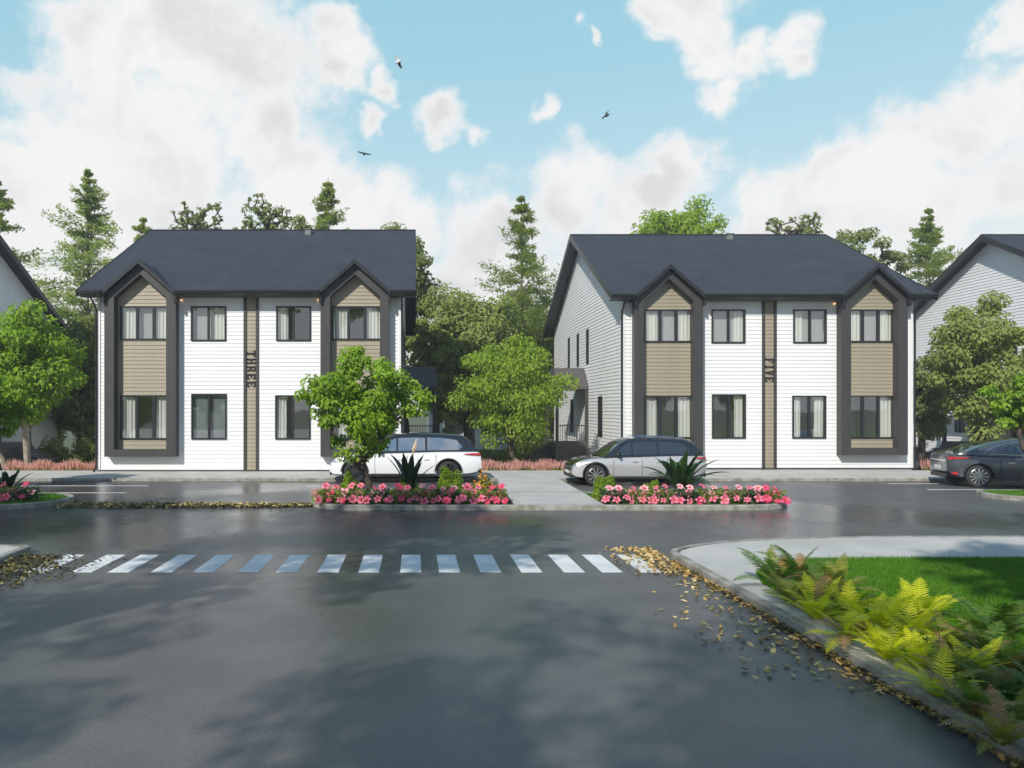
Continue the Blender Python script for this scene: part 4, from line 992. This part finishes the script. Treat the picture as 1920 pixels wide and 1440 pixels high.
for (x0, x1, y0, y1), lab in zip(ISL, ['bright green grass edging the flower beds on the middle island', 'bright green grass on the left island', 'bright green grass on the right island']):
    pl = stadium(x0, x1, y0, y1, 0.2); n = 26000; xx = rg.uniform(x0, x1, n); yy = rg.uniform(y0, y1, n); k = inside(pl, xx, yy) & ~((xx > 2.5) & (xx < 5.1) & (y0 < 19.5) & (x0 > -5)); xx, yy = xx[k], yy[k]
    blades('island_grass', lab, np.stack([xx, yy, np.full(len(xx), 0.10)], 1), 0.07, M['grass'], 2, 0.009)
# ------------------------------------------------------------------ ferns
def frond(seed, L, m, bend):
    rg = random.Random(seed); b = MB(); n = 21; a = R(74); x = z = 0.0; rach = []
    for i in range(n+1):
        f = i/n; rach.append((x, z, a)); a -= bend/n*(0.6+0.8*f); x += L/n*math.cos(a); z += L/n*math.sin(a)
    for i in range(2, n):
        f = i/n; x, z, a = rach[i]; pl = L*0.17*(math.sin(math.pi*min(1, f*0.93+0.10))**0.75)*(1.0 if f < .8 else 1.1-(f-.8)*2.8)
        wv = L/n*0.80
        for s_ in (-1, 1):
            d = Vector((math.cos(a)*0.42, s_, math.sin(a)*0.42-0.12+rg.uniform(-.08, .08))).normalized(); t = Vector((math.cos(a), 0, math.sin(a)))
            o = Vector((x, 0, z)); p = o+d*pl
            b.poly([o-t*wv*.45, o+t*wv*.5, o+d*pl*.6+t*wv*.38, p, o+d*pl*.6-t*wv*.34])
    for i in range(0, n-1, 2):
        x, z, a = rach[i]; x2, z2, _ = rach[min(n, i+2)]; b.poly([(x, -.004, z+.002), (x, .004, z+.002), (x2, .003, z2+.002), (x2, -.003, z2+.002)])
    return b.mesh('frond', m, fix=False)
FR = {}
for key in ('fern_yellow', 'fern_green', 'fern_olive', 'fern_dry'): FR[key] = [frond(i, 0.62, M[key], 0.7+0.35*i) for i in range(4)]
def fern(px, py, key, s_, seed, lab, n=15, dry=0.1, grp='ferns lining the right kerb'):
    x, y, z = G(px, py, 0.11); t = thing('fern', lab, 'fern', (x, y, z), 0, grp); rg = random.Random(seed); t.scale = (s_,)*3
    for k in range(n):
        kk = key if rg.random() > dry else rg.choice(['fern_dry', 'fern_olive'])
        o = obj('frond', FR[kk][rg.choice([0, 1, 1, 2, 2, 3])], t); q = rg.uniform(.7, 1.15); o.scale = (q,)*3
        o.rotation_euler = (R(rg.uniform(-12, 12)), R(rg.uniform(-12, 32)), k*2*math.pi/n*1.0+rg.uniform(-.3, .3))
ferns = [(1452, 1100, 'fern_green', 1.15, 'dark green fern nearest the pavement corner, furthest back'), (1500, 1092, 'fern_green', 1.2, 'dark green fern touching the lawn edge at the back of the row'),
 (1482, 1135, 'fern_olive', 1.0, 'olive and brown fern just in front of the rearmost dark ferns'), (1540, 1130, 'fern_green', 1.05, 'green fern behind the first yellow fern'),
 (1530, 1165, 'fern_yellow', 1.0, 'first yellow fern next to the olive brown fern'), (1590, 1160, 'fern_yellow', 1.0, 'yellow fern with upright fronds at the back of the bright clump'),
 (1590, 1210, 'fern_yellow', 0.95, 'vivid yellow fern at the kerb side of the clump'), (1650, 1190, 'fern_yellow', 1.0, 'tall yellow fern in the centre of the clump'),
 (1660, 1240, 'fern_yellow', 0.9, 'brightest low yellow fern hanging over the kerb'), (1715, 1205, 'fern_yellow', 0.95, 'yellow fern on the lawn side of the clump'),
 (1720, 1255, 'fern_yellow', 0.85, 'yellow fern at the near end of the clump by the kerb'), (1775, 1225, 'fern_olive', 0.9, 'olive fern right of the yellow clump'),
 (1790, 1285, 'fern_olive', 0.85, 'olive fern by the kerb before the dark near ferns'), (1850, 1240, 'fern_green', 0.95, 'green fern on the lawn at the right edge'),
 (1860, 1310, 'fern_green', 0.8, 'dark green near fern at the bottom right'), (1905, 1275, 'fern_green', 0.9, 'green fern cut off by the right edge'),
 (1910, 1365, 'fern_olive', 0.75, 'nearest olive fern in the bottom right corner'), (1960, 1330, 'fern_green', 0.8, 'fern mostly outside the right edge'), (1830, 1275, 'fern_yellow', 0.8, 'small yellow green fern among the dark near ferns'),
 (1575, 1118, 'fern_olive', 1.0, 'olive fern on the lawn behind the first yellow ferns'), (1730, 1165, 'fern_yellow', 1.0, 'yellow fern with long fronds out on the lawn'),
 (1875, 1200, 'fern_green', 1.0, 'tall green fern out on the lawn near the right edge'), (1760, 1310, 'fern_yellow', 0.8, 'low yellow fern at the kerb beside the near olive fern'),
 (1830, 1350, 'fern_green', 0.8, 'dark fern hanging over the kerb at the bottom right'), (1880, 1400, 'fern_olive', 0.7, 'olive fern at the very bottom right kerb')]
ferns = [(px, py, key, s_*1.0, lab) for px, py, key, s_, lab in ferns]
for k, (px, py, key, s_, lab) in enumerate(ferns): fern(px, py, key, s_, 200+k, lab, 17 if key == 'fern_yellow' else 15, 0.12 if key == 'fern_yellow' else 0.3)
# ------------------------------------------------------------------ fallen leaves
def litter_one(seed, m):
    rg = random.Random(seed); b = MB(); L = 0.10; wd = 0.055; c = rg.uniform(.15, .6)
    pts = [(-.5, 0), (-.2, .75), (.15, .85), (.5, 0), (.15, -.85), (-.2, -.75)]; v = [(L*u, wd*.5*w_, 0.004+abs(w_)*0.018*c+0.012*c*abs(u)) for u, w_ in pts]
    b.v = v+[(0.0, 0, 0.003)]; b.f = [(6, i, (i+1) % 6) for i in range(6)]; b.m = [0]*6; return b.mesh('fallen_leaf', m, fix=False)
LM = [litter_one(i, M[k]) for i, k in enumerate(['litter_tan', 'litter_pale', 'litter_tan', 'litter_pale', 'litter_olive'])]
rr = random.Random(11); made = 0
while made < 290:
    if rr.random() < 0.75:
        y = rr.uniform(6.8, 12.0); x = 4.46-abs(rr.gauss(0, 1))*(0.13+0.42*max(0, math.sin((y-6.6)*0.62))**1)
    else: y = rr.uniform(7.1, 9.7); x = rr.uniform(3.2, 4.4)
    if x < 2.9: continue
    o = obj('fallen_leaf', LM[rr.randrange(5)], None, (x, y, 0.003)); s_ = rr.uniform(.6, 1.15); o.scale = (s_, s_*rr.uniform(.8, 1.2), s_*rr.uniform(.6, 1.8))
    o.rotation_euler = (R(rr.gauss(0, 16)), R(rr.gauss(0, 16)), rr.uniform(0, 6.28)); o.location.z += 0.012
    tag(o, 'dry tan leaf lying on the asphalt beside the right kerb', 'leaf', 'fallen leaves along the right kerb'); made += 1
def litter(name, label, P_, ls, mats, seed):
    rg = np.random.default_rng(seed); n = len(P_); nr = rg.normal(size=(n, 3))*.35+np.array([0, 0, 1]); V, Fq = leaf_quads(P_, ls*rg.uniform(.6, 1.2, n), nr, rg, 0.62, None, 0.12)
    mi = rg.integers(0, len(mats), n); tag(obj(name, npmesh(name, V, Fq, [M[m] for m in mats], np.concatenate([mi, mi]))), label, 'leaves', None, 'stuff')
rg = np.random.default_rng(12)
n = 420; y = rg.uniform(11.6, 13.9, n); x = 4.45-np.abs(rg.normal(size=n))*0.40; litter('leaf_litter', 'yellow leaf litter over the right end of the crosswalk', np.stack([x, y, 0.02+rg.random(n)*.02], 1), 0.10, ['litter_tan', 'litter_pale'], 3)
n = 900; y = rg.uniform(4.9, 12.6, n); x = 4.49-np.abs(rg.normal(size=n))*0.06; litter('leaf_litter', 'line of small brown leaves packed against the right kerb', np.stack([x, y, 0.02+rg.random(n)*.03], 1), 0.07, ['litter_tan', 'litter_dark', 'litter_olive'], 4)
n = 950; x = -7.0+np.abs(rg.normal(size=n))*0.62; y = 10.1+3.0*rg.random(n); k = (x < -7.0+0.95*(y-9.6)); x, y = x[k], y[k]; litter('leaf_litter', 'dark leaf litter heaped by the left kerb over the crosswalk', np.stack([x, y, 0.02+rg.random(len(x))*.05], 1), 0.11, ['litter_dark', 'litter_olive', 'litter_dark'], 5)
n = 3000; x = -9.6+6.8*rg.random(n); y = 19.95+rg.normal(size=n)*0.28*(1-0.6*(x+9.6)/6.8); litter('leaf_litter', 'long band of yellow leaves across the side road between the islands', np.stack([x, y, 0.02+rg.random(n)*.05], 1), 0.11, ['litter_pale', 'litter_olive', 'litter_dark'], 6)
# ------------------------------------------------------------------ cars
def interp(x, pts):
    """monotone smooth interpolation through (x, y) points"""
    xs_ = [p[0] for p in pts]; 
    if x <= xs_[0]: return pts[0][1]
    if x >= xs_[-1]: return pts[-1][1]
    for i in range(len(pts)-1):
        if x <= xs_[i+1]:
            x0, y0 = pts[i]; x1, y1 = pts[i+1]; h = x1-x0; t = (x-x0)/h
            m = [(pts[j+1][1]-pts[j][1])/(pts[j+1][0]-pts[j][0]) for j in range(max(0, i-1), min(len(pts)-1, i+2))]
            d = m[1] if i > 0 else m[0]
            dl = m[0] if i > 0 else d; dr = m[-1]
            t0 = 0 if dl*d <= 0 else 2*dl*d/(dl+d); t1 = 0 if dr*d <= 0 else 2*dr*d/(dr+d)
            if i == 0: t0 = d
            if i == len(pts)-2: t1 = d
            return (2*t**3-3*t*t+1)*y0+(t**3-2*t*t+t)*h*t0+(-2*t**3+3*t*t)*y1+(t**3-t*t)*h*t1
def wheel(parent, x, y, r, side, rimm, spokes=10):
    wdt = 0.23
    def lathe(prof, m, name, par, seg=36):
        b = MB(); n = len(prof)
        for i in range(seg):
            a = 2*math.pi*i/seg
            for (rr_, yy_) in prof: b.v.append((rr_*math.cos(a), yy_*side, rr_*math.sin(a)))
        for i in range(seg):
            i2 = (i+1) % seg
            for j in range(n-1): b.f.append((i*n+j, i*n+j+1, i2*n+j+1, i2*n+j)); b.m.append(0)
        return b.build(name, m, par, smooth_=35)
    w_ = obj('wheel', None, parent, (x, y, r))
    lathe([(r*.70, wdt*.5), (r*.74, wdt*.53), (r*.90, wdt*.52), (r*.97, wdt*.44), (r, wdt*.30), (r, -wdt*.3), (r*.96, -wdt*.45), (r*.7, -wdt*.5)], M['tyre'], 'tyre', w_)
    lathe([(r*.755, wdt*.50), (r*.72, wdt*.53), (r*.69, wdt*.47), (r*.66, wdt*.1), (r*.66, -wdt*.45)], rimm, 'rim', w_)
    b = MB(); 
    for k in range(spokes):
        a = 2*math.pi*k/spokes; c, s_ = math.cos(a), math.sin(a); rad = lambda q, t, yy_: (q*c-t*s_, yy_*side, q*s_+t*c)
        y1_, y0_ = wdt*.46, wdt*.30; w0, w1 = r*.035, r*.07
        pts = [rad(r*.10, -w0, y1_), rad(r*.10, w0, y1_), rad(r*.70, w1, y1_*.95), rad(r*.70, -w1, y1_*.95)]
        b.prism(pts, (0, -(y1_-y0_)*side, 0))
    b.tube([(0, wdt*.30*side, 0), (0, wdt*.50*side, 0)], r*.16, 14); b.build('spokes', rimm, w_)
    b = MB(); b.tube([(0, wdt*.02*side, 0), (0, wdt*.10*side, 0)], r*.66, 28); b.build('backing_disc', M['cladding'], w_)  # plain dark disc filling the wheel behind the spokes
def car(name, label, loc, yaw, c):
    """local x runs rear (0) to front (L); y left/right; z up"""
    t = thing(name, label, 'car', loc, yaw); L, Wd, wr = c['L'], c['W'], c['wr']; xr, xf = c['xr'], c['xf']; ar = wr*1.16
    st = sorted(set([L*i/96 for i in range(97)]+[x_+s_*ar*k_ for x_ in (xr, xf) for s_ in (-1, 1) for k_ in (1.0, .985, .95, .88, .75, .5)]+[L*.004, L*.012, L*.988, L*.996]))
    lower = c['lower']; top = c['top']; V = MB(); rings = []
    def hw(x): 
        u = x/L; e = 0
        if u > .80: e = ((u-.80)/.20)**2.6*c.get('fn', .20)
        if u < .12: e = ((.12-u)/.12)**2.4*c.get('rn', .14)
        return Wd/2*(1-e)
    for x in st:
        zb = interp(x, lower); zt = interp(x, top); h_ = hw(x)
        for xc in (xr, xf):
            d = abs(x-xc)
            if d < ar: zb = max(zb, wr+math.sqrt(max(0, ar*ar-d*d)))
        zs = [zb, zb+.0, zb+.05, .52, .70, min(.86, zt-.10), zt-.05, zt-.012, zt]
        yi = [0, h_-.16, h_-.035, h_-.004, h_, h_-.012, h_-.05, h_-.15, 0]
        zz = [max(z_, zb+.002*i) for i, z_ in enumerate(zs)]
        for i in range(len(zz)-2, -1, -1): zz[i] = min(zz[i], zz[i+1])
        rings.append([(x, y_, z_) for y_, z_ in zip(yi, zz)])
    n = len(rings[0])
    for s_ in (1, -1):
        o = len(V.v)
        for r_ in rings: V.v += [(x, y_*s_, z_) for x, y_, z_ in r_]
        for i in range(len(rings)-1):
            for j in range(n-1):
                mi = 1 if (j <= 1) else (2 if (c.get('hoodblack') and j == n-2 and st[i] > L*.72) else 0); V.f.append((o+i*n+j, o+(i+1)*n+j, o+(i+1)*n+j+1, o+i*n+j+1)[::s_]); V.m.append(mi)
        for e in (0, len(rings)-1): V.f.append(tuple(o+e*n+j for j in range(n))); V.m.append(0)
    body = V.build('body', [M[c['paint']], M['cladding'], M['roof_black']], t, smooth_=38)
    # wheel wells
    for xc in (xr, xf):
        for s_ in (-1, 1):
            b = MB(); hh = Wd/2
            pts = [(xc+ar*1.0*math.cos(R(a)), wr+ar*math.sin(R(a))) for a in range(0, 181, 12)]
            for i in range(len(pts)-1):
                (xa, za), (xb, zb_) = pts[i], pts[i+1]
                b.poly([(xa, s_*(hh-.02), za), (xb, s_*(hh-.02), zb_), (xb, s_*(hh-.34), zb_), (xa, s_*(hh-.34), za)])
                xa2, za2 = xc+(xa-xc)*1.10, wr+(za-wr)*1.10; xb2, zb2 = xc+(xb-xc)*1.10, wr+(zb_-wr)*1.10
                if c.get('clad', True): b.poly([(xa, s_*(hh+.006), za), (xb, s_*(hh+.006), zb_), (xb2, s_*(hh+.004), zb2), (xa2, s_*(hh+.004), za2)])
            b.build('wheel_arch', M['cladding'], t, fix=False)
        for s_ in (-1, 1): wheel(t, xc, s_*(Wd/2-.135), wr, s_, M[c['rim']], c.get('spokes', 10))
    # greenhouse
    roof = c['roof']; xa, xb = roof[0][0], roof[-1][0]; G_ = MB(); gs = [xa+(xb-xa)*i/60 for i in range(61)]; rg_ = []
    def belt(x): return interp(x, top)-.018
    def gy(x, z): 
        b0 = hw(x)-.085; return b0-c['tumble']*(z-belt(x))
    for x in gs:
        zr = max(interp(x, roof), belt(x)+.002); zb = belt(x); ye = gy(x, zr)
        dz = zr-zb
        rg_.append([(x, gy(x, zb), zb), (x, gy(x, zb+dz*.5), zb+dz*.5), (x, gy(x, zb+dz*.90), zb+dz*.90), (x, ye-.035, zr-.012*min(1, dz*3)), (x, ye*.6, zr+.012*min(1, dz*3)), (x, 0, zr+.02*min(1, dz*3))])
    n = 6; ws0, rs0 = c['ws'], c['rs']
    for s_ in (1, -1):
        o = len(G_.v)
        for r_ in rg_: G_.v += [(x, y_*s_, z_) for x, y_, z_ in r_]
        for i in range(len(rg_)-1):
            xm = (gs[i]+gs[i+1])/2
            for j in range(n-1):
                mi = 0
                if j >= 3 and (xm > ws0+.06 or (xm < rs0-.06 and c.get('backlight', True))): mi = 1
                G_.f.append((o+i*n+j, o+(i+1)*n+j, o+(i+1)*n+j+1, o+i*n+j+1)[::s_]); G_.m.append(mi)
    G_.build('roof', [M[c['roofpaint']], M['screen']], t, smooth_=38)
    for pts in c['windows']:
        for s_ in (1, -1):
            b = MB(); b.poly([(x, s_*(gy(x, z)+.010), z) for x, z in pts]); b.build('side_window', M[c.get('glass', 'screen')], t, fix=False)
    if c.get('chromeline'):
        for s_ in (1, -1):
            b = MB(); b.tube([(x, s_*(gy(x, z)+.012), z) for x, z in c['chromeline']], .013, 5); b.build('window_trim', M['chrome'], t)
    for s_ in (1, -1):
        b = MB()
        for xd in c['doors']:
            b.box(xd-.005, xd+.005, s_*(Wd/2)-.004, s_*(Wd/2)+.0035, .36, interp(xd, top)-.11)
        b.box(xr+ar+.05, xf-ar-.05, min(s_*(Wd/2-.01), s_*(Wd/2+.012)), max(s_*(Wd/2-.01), s_*(Wd/2+.012)), .27, .345)
        b.build('door_seams', M['cladding'], t)
        for xd in c['handles']:
            b = MB(); y_ = s_*(Wd/2-.006); b.box(xd-.10, xd+.10, min(y_, y_+s_*.03), max(y_, y_+s_*.03), .835, .865); b.build('door_handle', M['chrome'] if c['paint'] == 'paint_dark' else M[c['paint']], t)
        xm = c['mirror']; zb = belt(xm); y_ = s_*(Wd/2-.06)
        b = MB(); b.tube([(xm, y_, zb+.03), (xm-.02, y_+s_*.10, zb+.07)], .025, 6); b.tube([(xm-.02, y_+s_*.07, zb+.10), (xm, y_+s_*.10, zb+.11), (xm+.02, y_+s_*.26, zb+.10)], [.05, .085, .05], 10); b.build('mirror', M[c.get('mirrorpaint', 'cladding')], t, smooth_=60)
    def onbody(x, z):  # y of the outer skin
        return hw(x)+.006
    for s_ in (1, -1):
        for key, nm, m_ in (('head', 'headlight', 'headlight'), ('tail', 'tail_light', 'taillight'), ('fog', 'bumper_reflector', 'taillight')):
            if key in c:
                pts = c[key]; b = MB()
                up = [(x, s_*(onbody(x, z)-(.0 if z < interp(x, top)-.09 else .035)), z) for x, z in pts]
                k = len(up)//2; lo_ = up[k:][::-1]; hi_ = up[:k]
                for i in range(k-1): b.poly([hi_[i], hi_[i+1], lo_[i+1], lo_[i]])
                b.build(nm, M[m_], t, fix=False)
    # front and rear faces
    hf = hw(L*.996); b = MB(); b.box(L-.03, L+.012, -hf*.72, hf*.72, .50, interp(L*.99, top)-.10); b.box(L-.04, L+.010, -hf*.8, hf*.8, .27, .42); b.build('grille', M['cladding'], t)
    b = MB(); b.box(L+.012, L+.022, -.25, .25, .40, .50); b.build('licence_plate', M['plate'], t)
    hr = hw(0.004*L); b = MB(); b.box(-.012, .03, -hr*.85, hr*.85, .30, .44); b.build('rear_bumper_insert', M['cladding'], t)
    b = MB(); b.box(-.022, -.012, -.26, .26, .58, .70); b.build('licence_plate', M['plate'], t)
    b = MB(); b.box(-.016, .03, -hr*.9, hr*.9, .86, .90); b.build('tail_light_bar', M['chrome'] if c['paint'] == 'paint_dark' else M['cladding'], t)
    if c.get('rails'):
        for s_ in (-1, 1):
            b = MB(); b.tube([(x, s_*(gy(x, interp(x, roof))-.09), interp(x, roof)+.035) for x in np.linspace(rs0+.1, ws0-.25, 8)], .016, 6); b.build('roof_rail', M['chrome'], t)
    return t
M['screen'] = mat('car_window', (0.02, 0.026, 0.032), 0.03, spec=1.0, coat=1.0)
SUV = lambda L, H, paint, rim, **k: dict(dict(L=L, W=1.94, wr=.37*H/1.66, paint=paint, rim=rim, roofpaint=k.pop('roofpaint', 'roof_black'), tumble=.42,
  xr=L*.217, xf=L*.832, lower=[(0, .50), (L*.03, .36), (L*.1, .30), (L*.5, .28), (L*.9, .26), (L*.97, .27), (L, .36)],
  top=[(0, H*.50), (L*.006, H*.60), (L*.03, H*.645), (L*.2, H*.645), (L*.5, H*.622), (L*.70, H*.605), (L*.78, H*.588), (L*.88, H*.56), (L*.955, H*.50), (L*.985, H*.44), (L, H*.34)],
  roof=[(L*.015, H*.64), (L*.045, H*.75), (L*.085, H*.89), (L*.14, H*.955), (L*.25, H*.98), (L*.42, H*.995), (L*.55, H*.975), (L*.62, H*.91), (L*.70, H*.76), (L*.765, H*.60)],
  ws=L*.565, rs=L*.12,
  windows=[[(L*.56, H*.645), (L*.69, H*.64), (L*.655, H*.73), (L*.60, H*.86), (L*.56, H*.90)], [(L*.37, H*.655), (L*.548, H*.648), (L*.548, H*.90), (L*.44, H*.915), (L*.37, H*.905)], [(L*.125, H*.72), (L*.15, H*.665), (L*.355, H*.658), (L*.355, H*.915), (L*.25, H*.905), (L*.16, H*.86)]],
  doors=[L*.30, L*.49, L*.70], handles=[L*.36, L*.54], mirror=L*.665,
  head=[(L*.885, .80*H/1.66), (L*.93, .79*H/1.66), (L*.965, .77*H/1.66), (L*.985, .75*H/1.66), (L*.985, .69*H/1.66), (L*.965, .68*H/1.66), (L*.93, .72*H/1.66), (L*.885, .77*H/1.66)],
  tail=[(L*.005, 1.00*H/1.66), (L*.03, 1.005*H/1.66), (L*.07, 1.0*H/1.66), (L*.12, .98*H/1.66), (L*.12, .965*H/1.66), (L*.07, .94*H/1.66), (L*.03, .92*H/1.66), (L*.005, .91*H/1.66)]), **k)
# white car: faces left, nose at px 612
Yn = 26.0
cw_ = SUV(5.45, 1.78, 'paint_white', 'rim_dark', glass='bright_glass', rn=.10, spokes=10, mirrorpaint='paint_dark')
car('parked_car', 'white sport utility car with black roof parked behind the island tree', (PX(905, Yn)-0.02, Yn+0.97+.15, 0), math.pi, cw_)
cs_ = SUV(4.62, 1.66, 'paint_silver', 'alloy', rails=True, hoodblack=True, spokes=10, mirrorpaint='roof_black')
Yn = 25.1
car('parked_car', 'silver sport utility car with black roof beside the walkway', (PX(1328, Yn), Yn+0.97, 0), math.pi, cs_)
L = 4.9; H = 1.70
cd = SUV(L, H, 'paint_dark', 'alloy', roofpaint='paint_dark', clad=False, spokes=12, rn=.2, W=1.95)
cd['roof'] = [(L*.045, H*.655), (L*.12, H*.74), (L*.22, H*.85), (L*.34, H*.93), (L*.46, H*.965), (L*.55, H*.955), (L*.63, H*.88), (L*.70, H*.74), (L*.765, H*.60)]
cd['windows'] = [[(L*.50, H*.655), (L*.69, H*.64), (L*.65, H*.74), (L*.60, H*.85), (L*.50, H*.90)], [(L*.345, H*.665), (L*.49, H*.655), (L*.49, H*.90), (L*.42, H*.895), (L*.345, H*.86)], [(L*.205, H*.685), (L*.335, H*.667), (L*.335, H*.855), (L*.27, H*.79)]]
cd['chromeline'] = [(L*.69, H*.64), (L*.35, H*.658), (L*.20, H*.68), (L*.27, H*.80), (L*.345, H*.872), (L*.45, H*.908), (L*.55, H*.905), (L*.61, H*.86), (L*.69, H*.64)]
cd['fog'] = [(L*.02, .50), (L*.05, .52), (L*.05, .42), (L*.02, .44)]
cd['rs'] = L*.34; cd['xr'] = L*.172; cd['rn'] = .30; cd['top'][0] = (0, H*.55); cd['top'][1] = (L*.006, H*.64); cd['top'][2] = (L*.03, H*.665)
yaw = R(-15); wxr, wy = 18.96, 24.62
ax_ = (L*.172, -cd['W']/2+.02)
lx = wxr-(math.cos(yaw)*ax_[0]-math.sin(yaw)*ax_[1]); ly = wy-(math.sin(yaw)*ax_[0]+math.cos(yaw)*ax_[1])
car('parked_car', 'dark grey coupe crossover with chrome window line cut off by the right edge', (lx, ly, 0), yaw, cd)
# ------------------------------------------------------------------ birds
def bird(px, py, Y, span, label, roll, yaw, up, white=False):
    t = thing('bird', label, 'bird', (PX(px, Y), Y, PZ(py, Y)), yaw, 'birds in the sky')
    t.rotation_euler = (0, R(roll), yaw)
    b = MB(); b.tube([(0, -.26, 0), (0, -.2, .0), (0, -.05, -.01), (0, .12, 0), (0, .2, .01), (0, .3, .02)], [.01, .035, .06, .05, .025, .008], 7); b.build('body', M['feather_white' if white else 'feather'], t, smooth_=60)
    for s_ in (-1, 1):
        b = MB(); h_ = span/2; zz = [0.02, up*h_*.5, up*h_*.35]
        pts = [(s_*.03, .10, zz[0]), (s_*h_*.5, .16, zz[1]), (s_*h_, .02, zz[2]), (s_*h_*.9, -.06, zz[2]), (s_*h_*.5, -.04, zz[1]-.01), (s_*.03, -.10, zz[0])]
        b.prism(pts, (0, 0, .012)); b.build('wing', M['feather_white' if white and s_ < 0 else 'feather'], t)
bird(683, 289, 40, 0.80, 'dark bird with spread drooping wings, lowest of the three above the THREE house', 8, 0.2, .35)
bird(747, 116, 40, 0.75, 'white and dark bird, highest of the three in the sky', 55, 0.8, .3, True)
bird(1137, 217, 40, 0.70, 'small dark bird tilted steeply in the blue right of centre', -50, 0.5, .45)

# ------------------------------------------------------------------ light summer haze
b = MB(); b.box(-95, 95, -60, 105, -2.0, 24); hz_o = b.build('haze', None, None)
hm = bpy.data.materials.new('haze'); hm.use_nodes = True; ht = hm.node_tree; ht.nodes.clear()
ho = N(ht, 'ShaderNodeOutputMaterial'); pv = N(ht, 'ShaderNodeVolumePrincipled'); pv.inputs['Color'].default_value = (0.92, 0.95, 1.0, 1); pv.inputs['Density'].default_value = 0.0011
pv.inputs['Anisotropy'].default_value = 0.0; ht.links.new(pv.outputs[0], ho.inputs['Volume'])
hz_o.data.materials.clear(); hz_o.data.materials.append(hm); hz_o['kind'] = 'stuff'
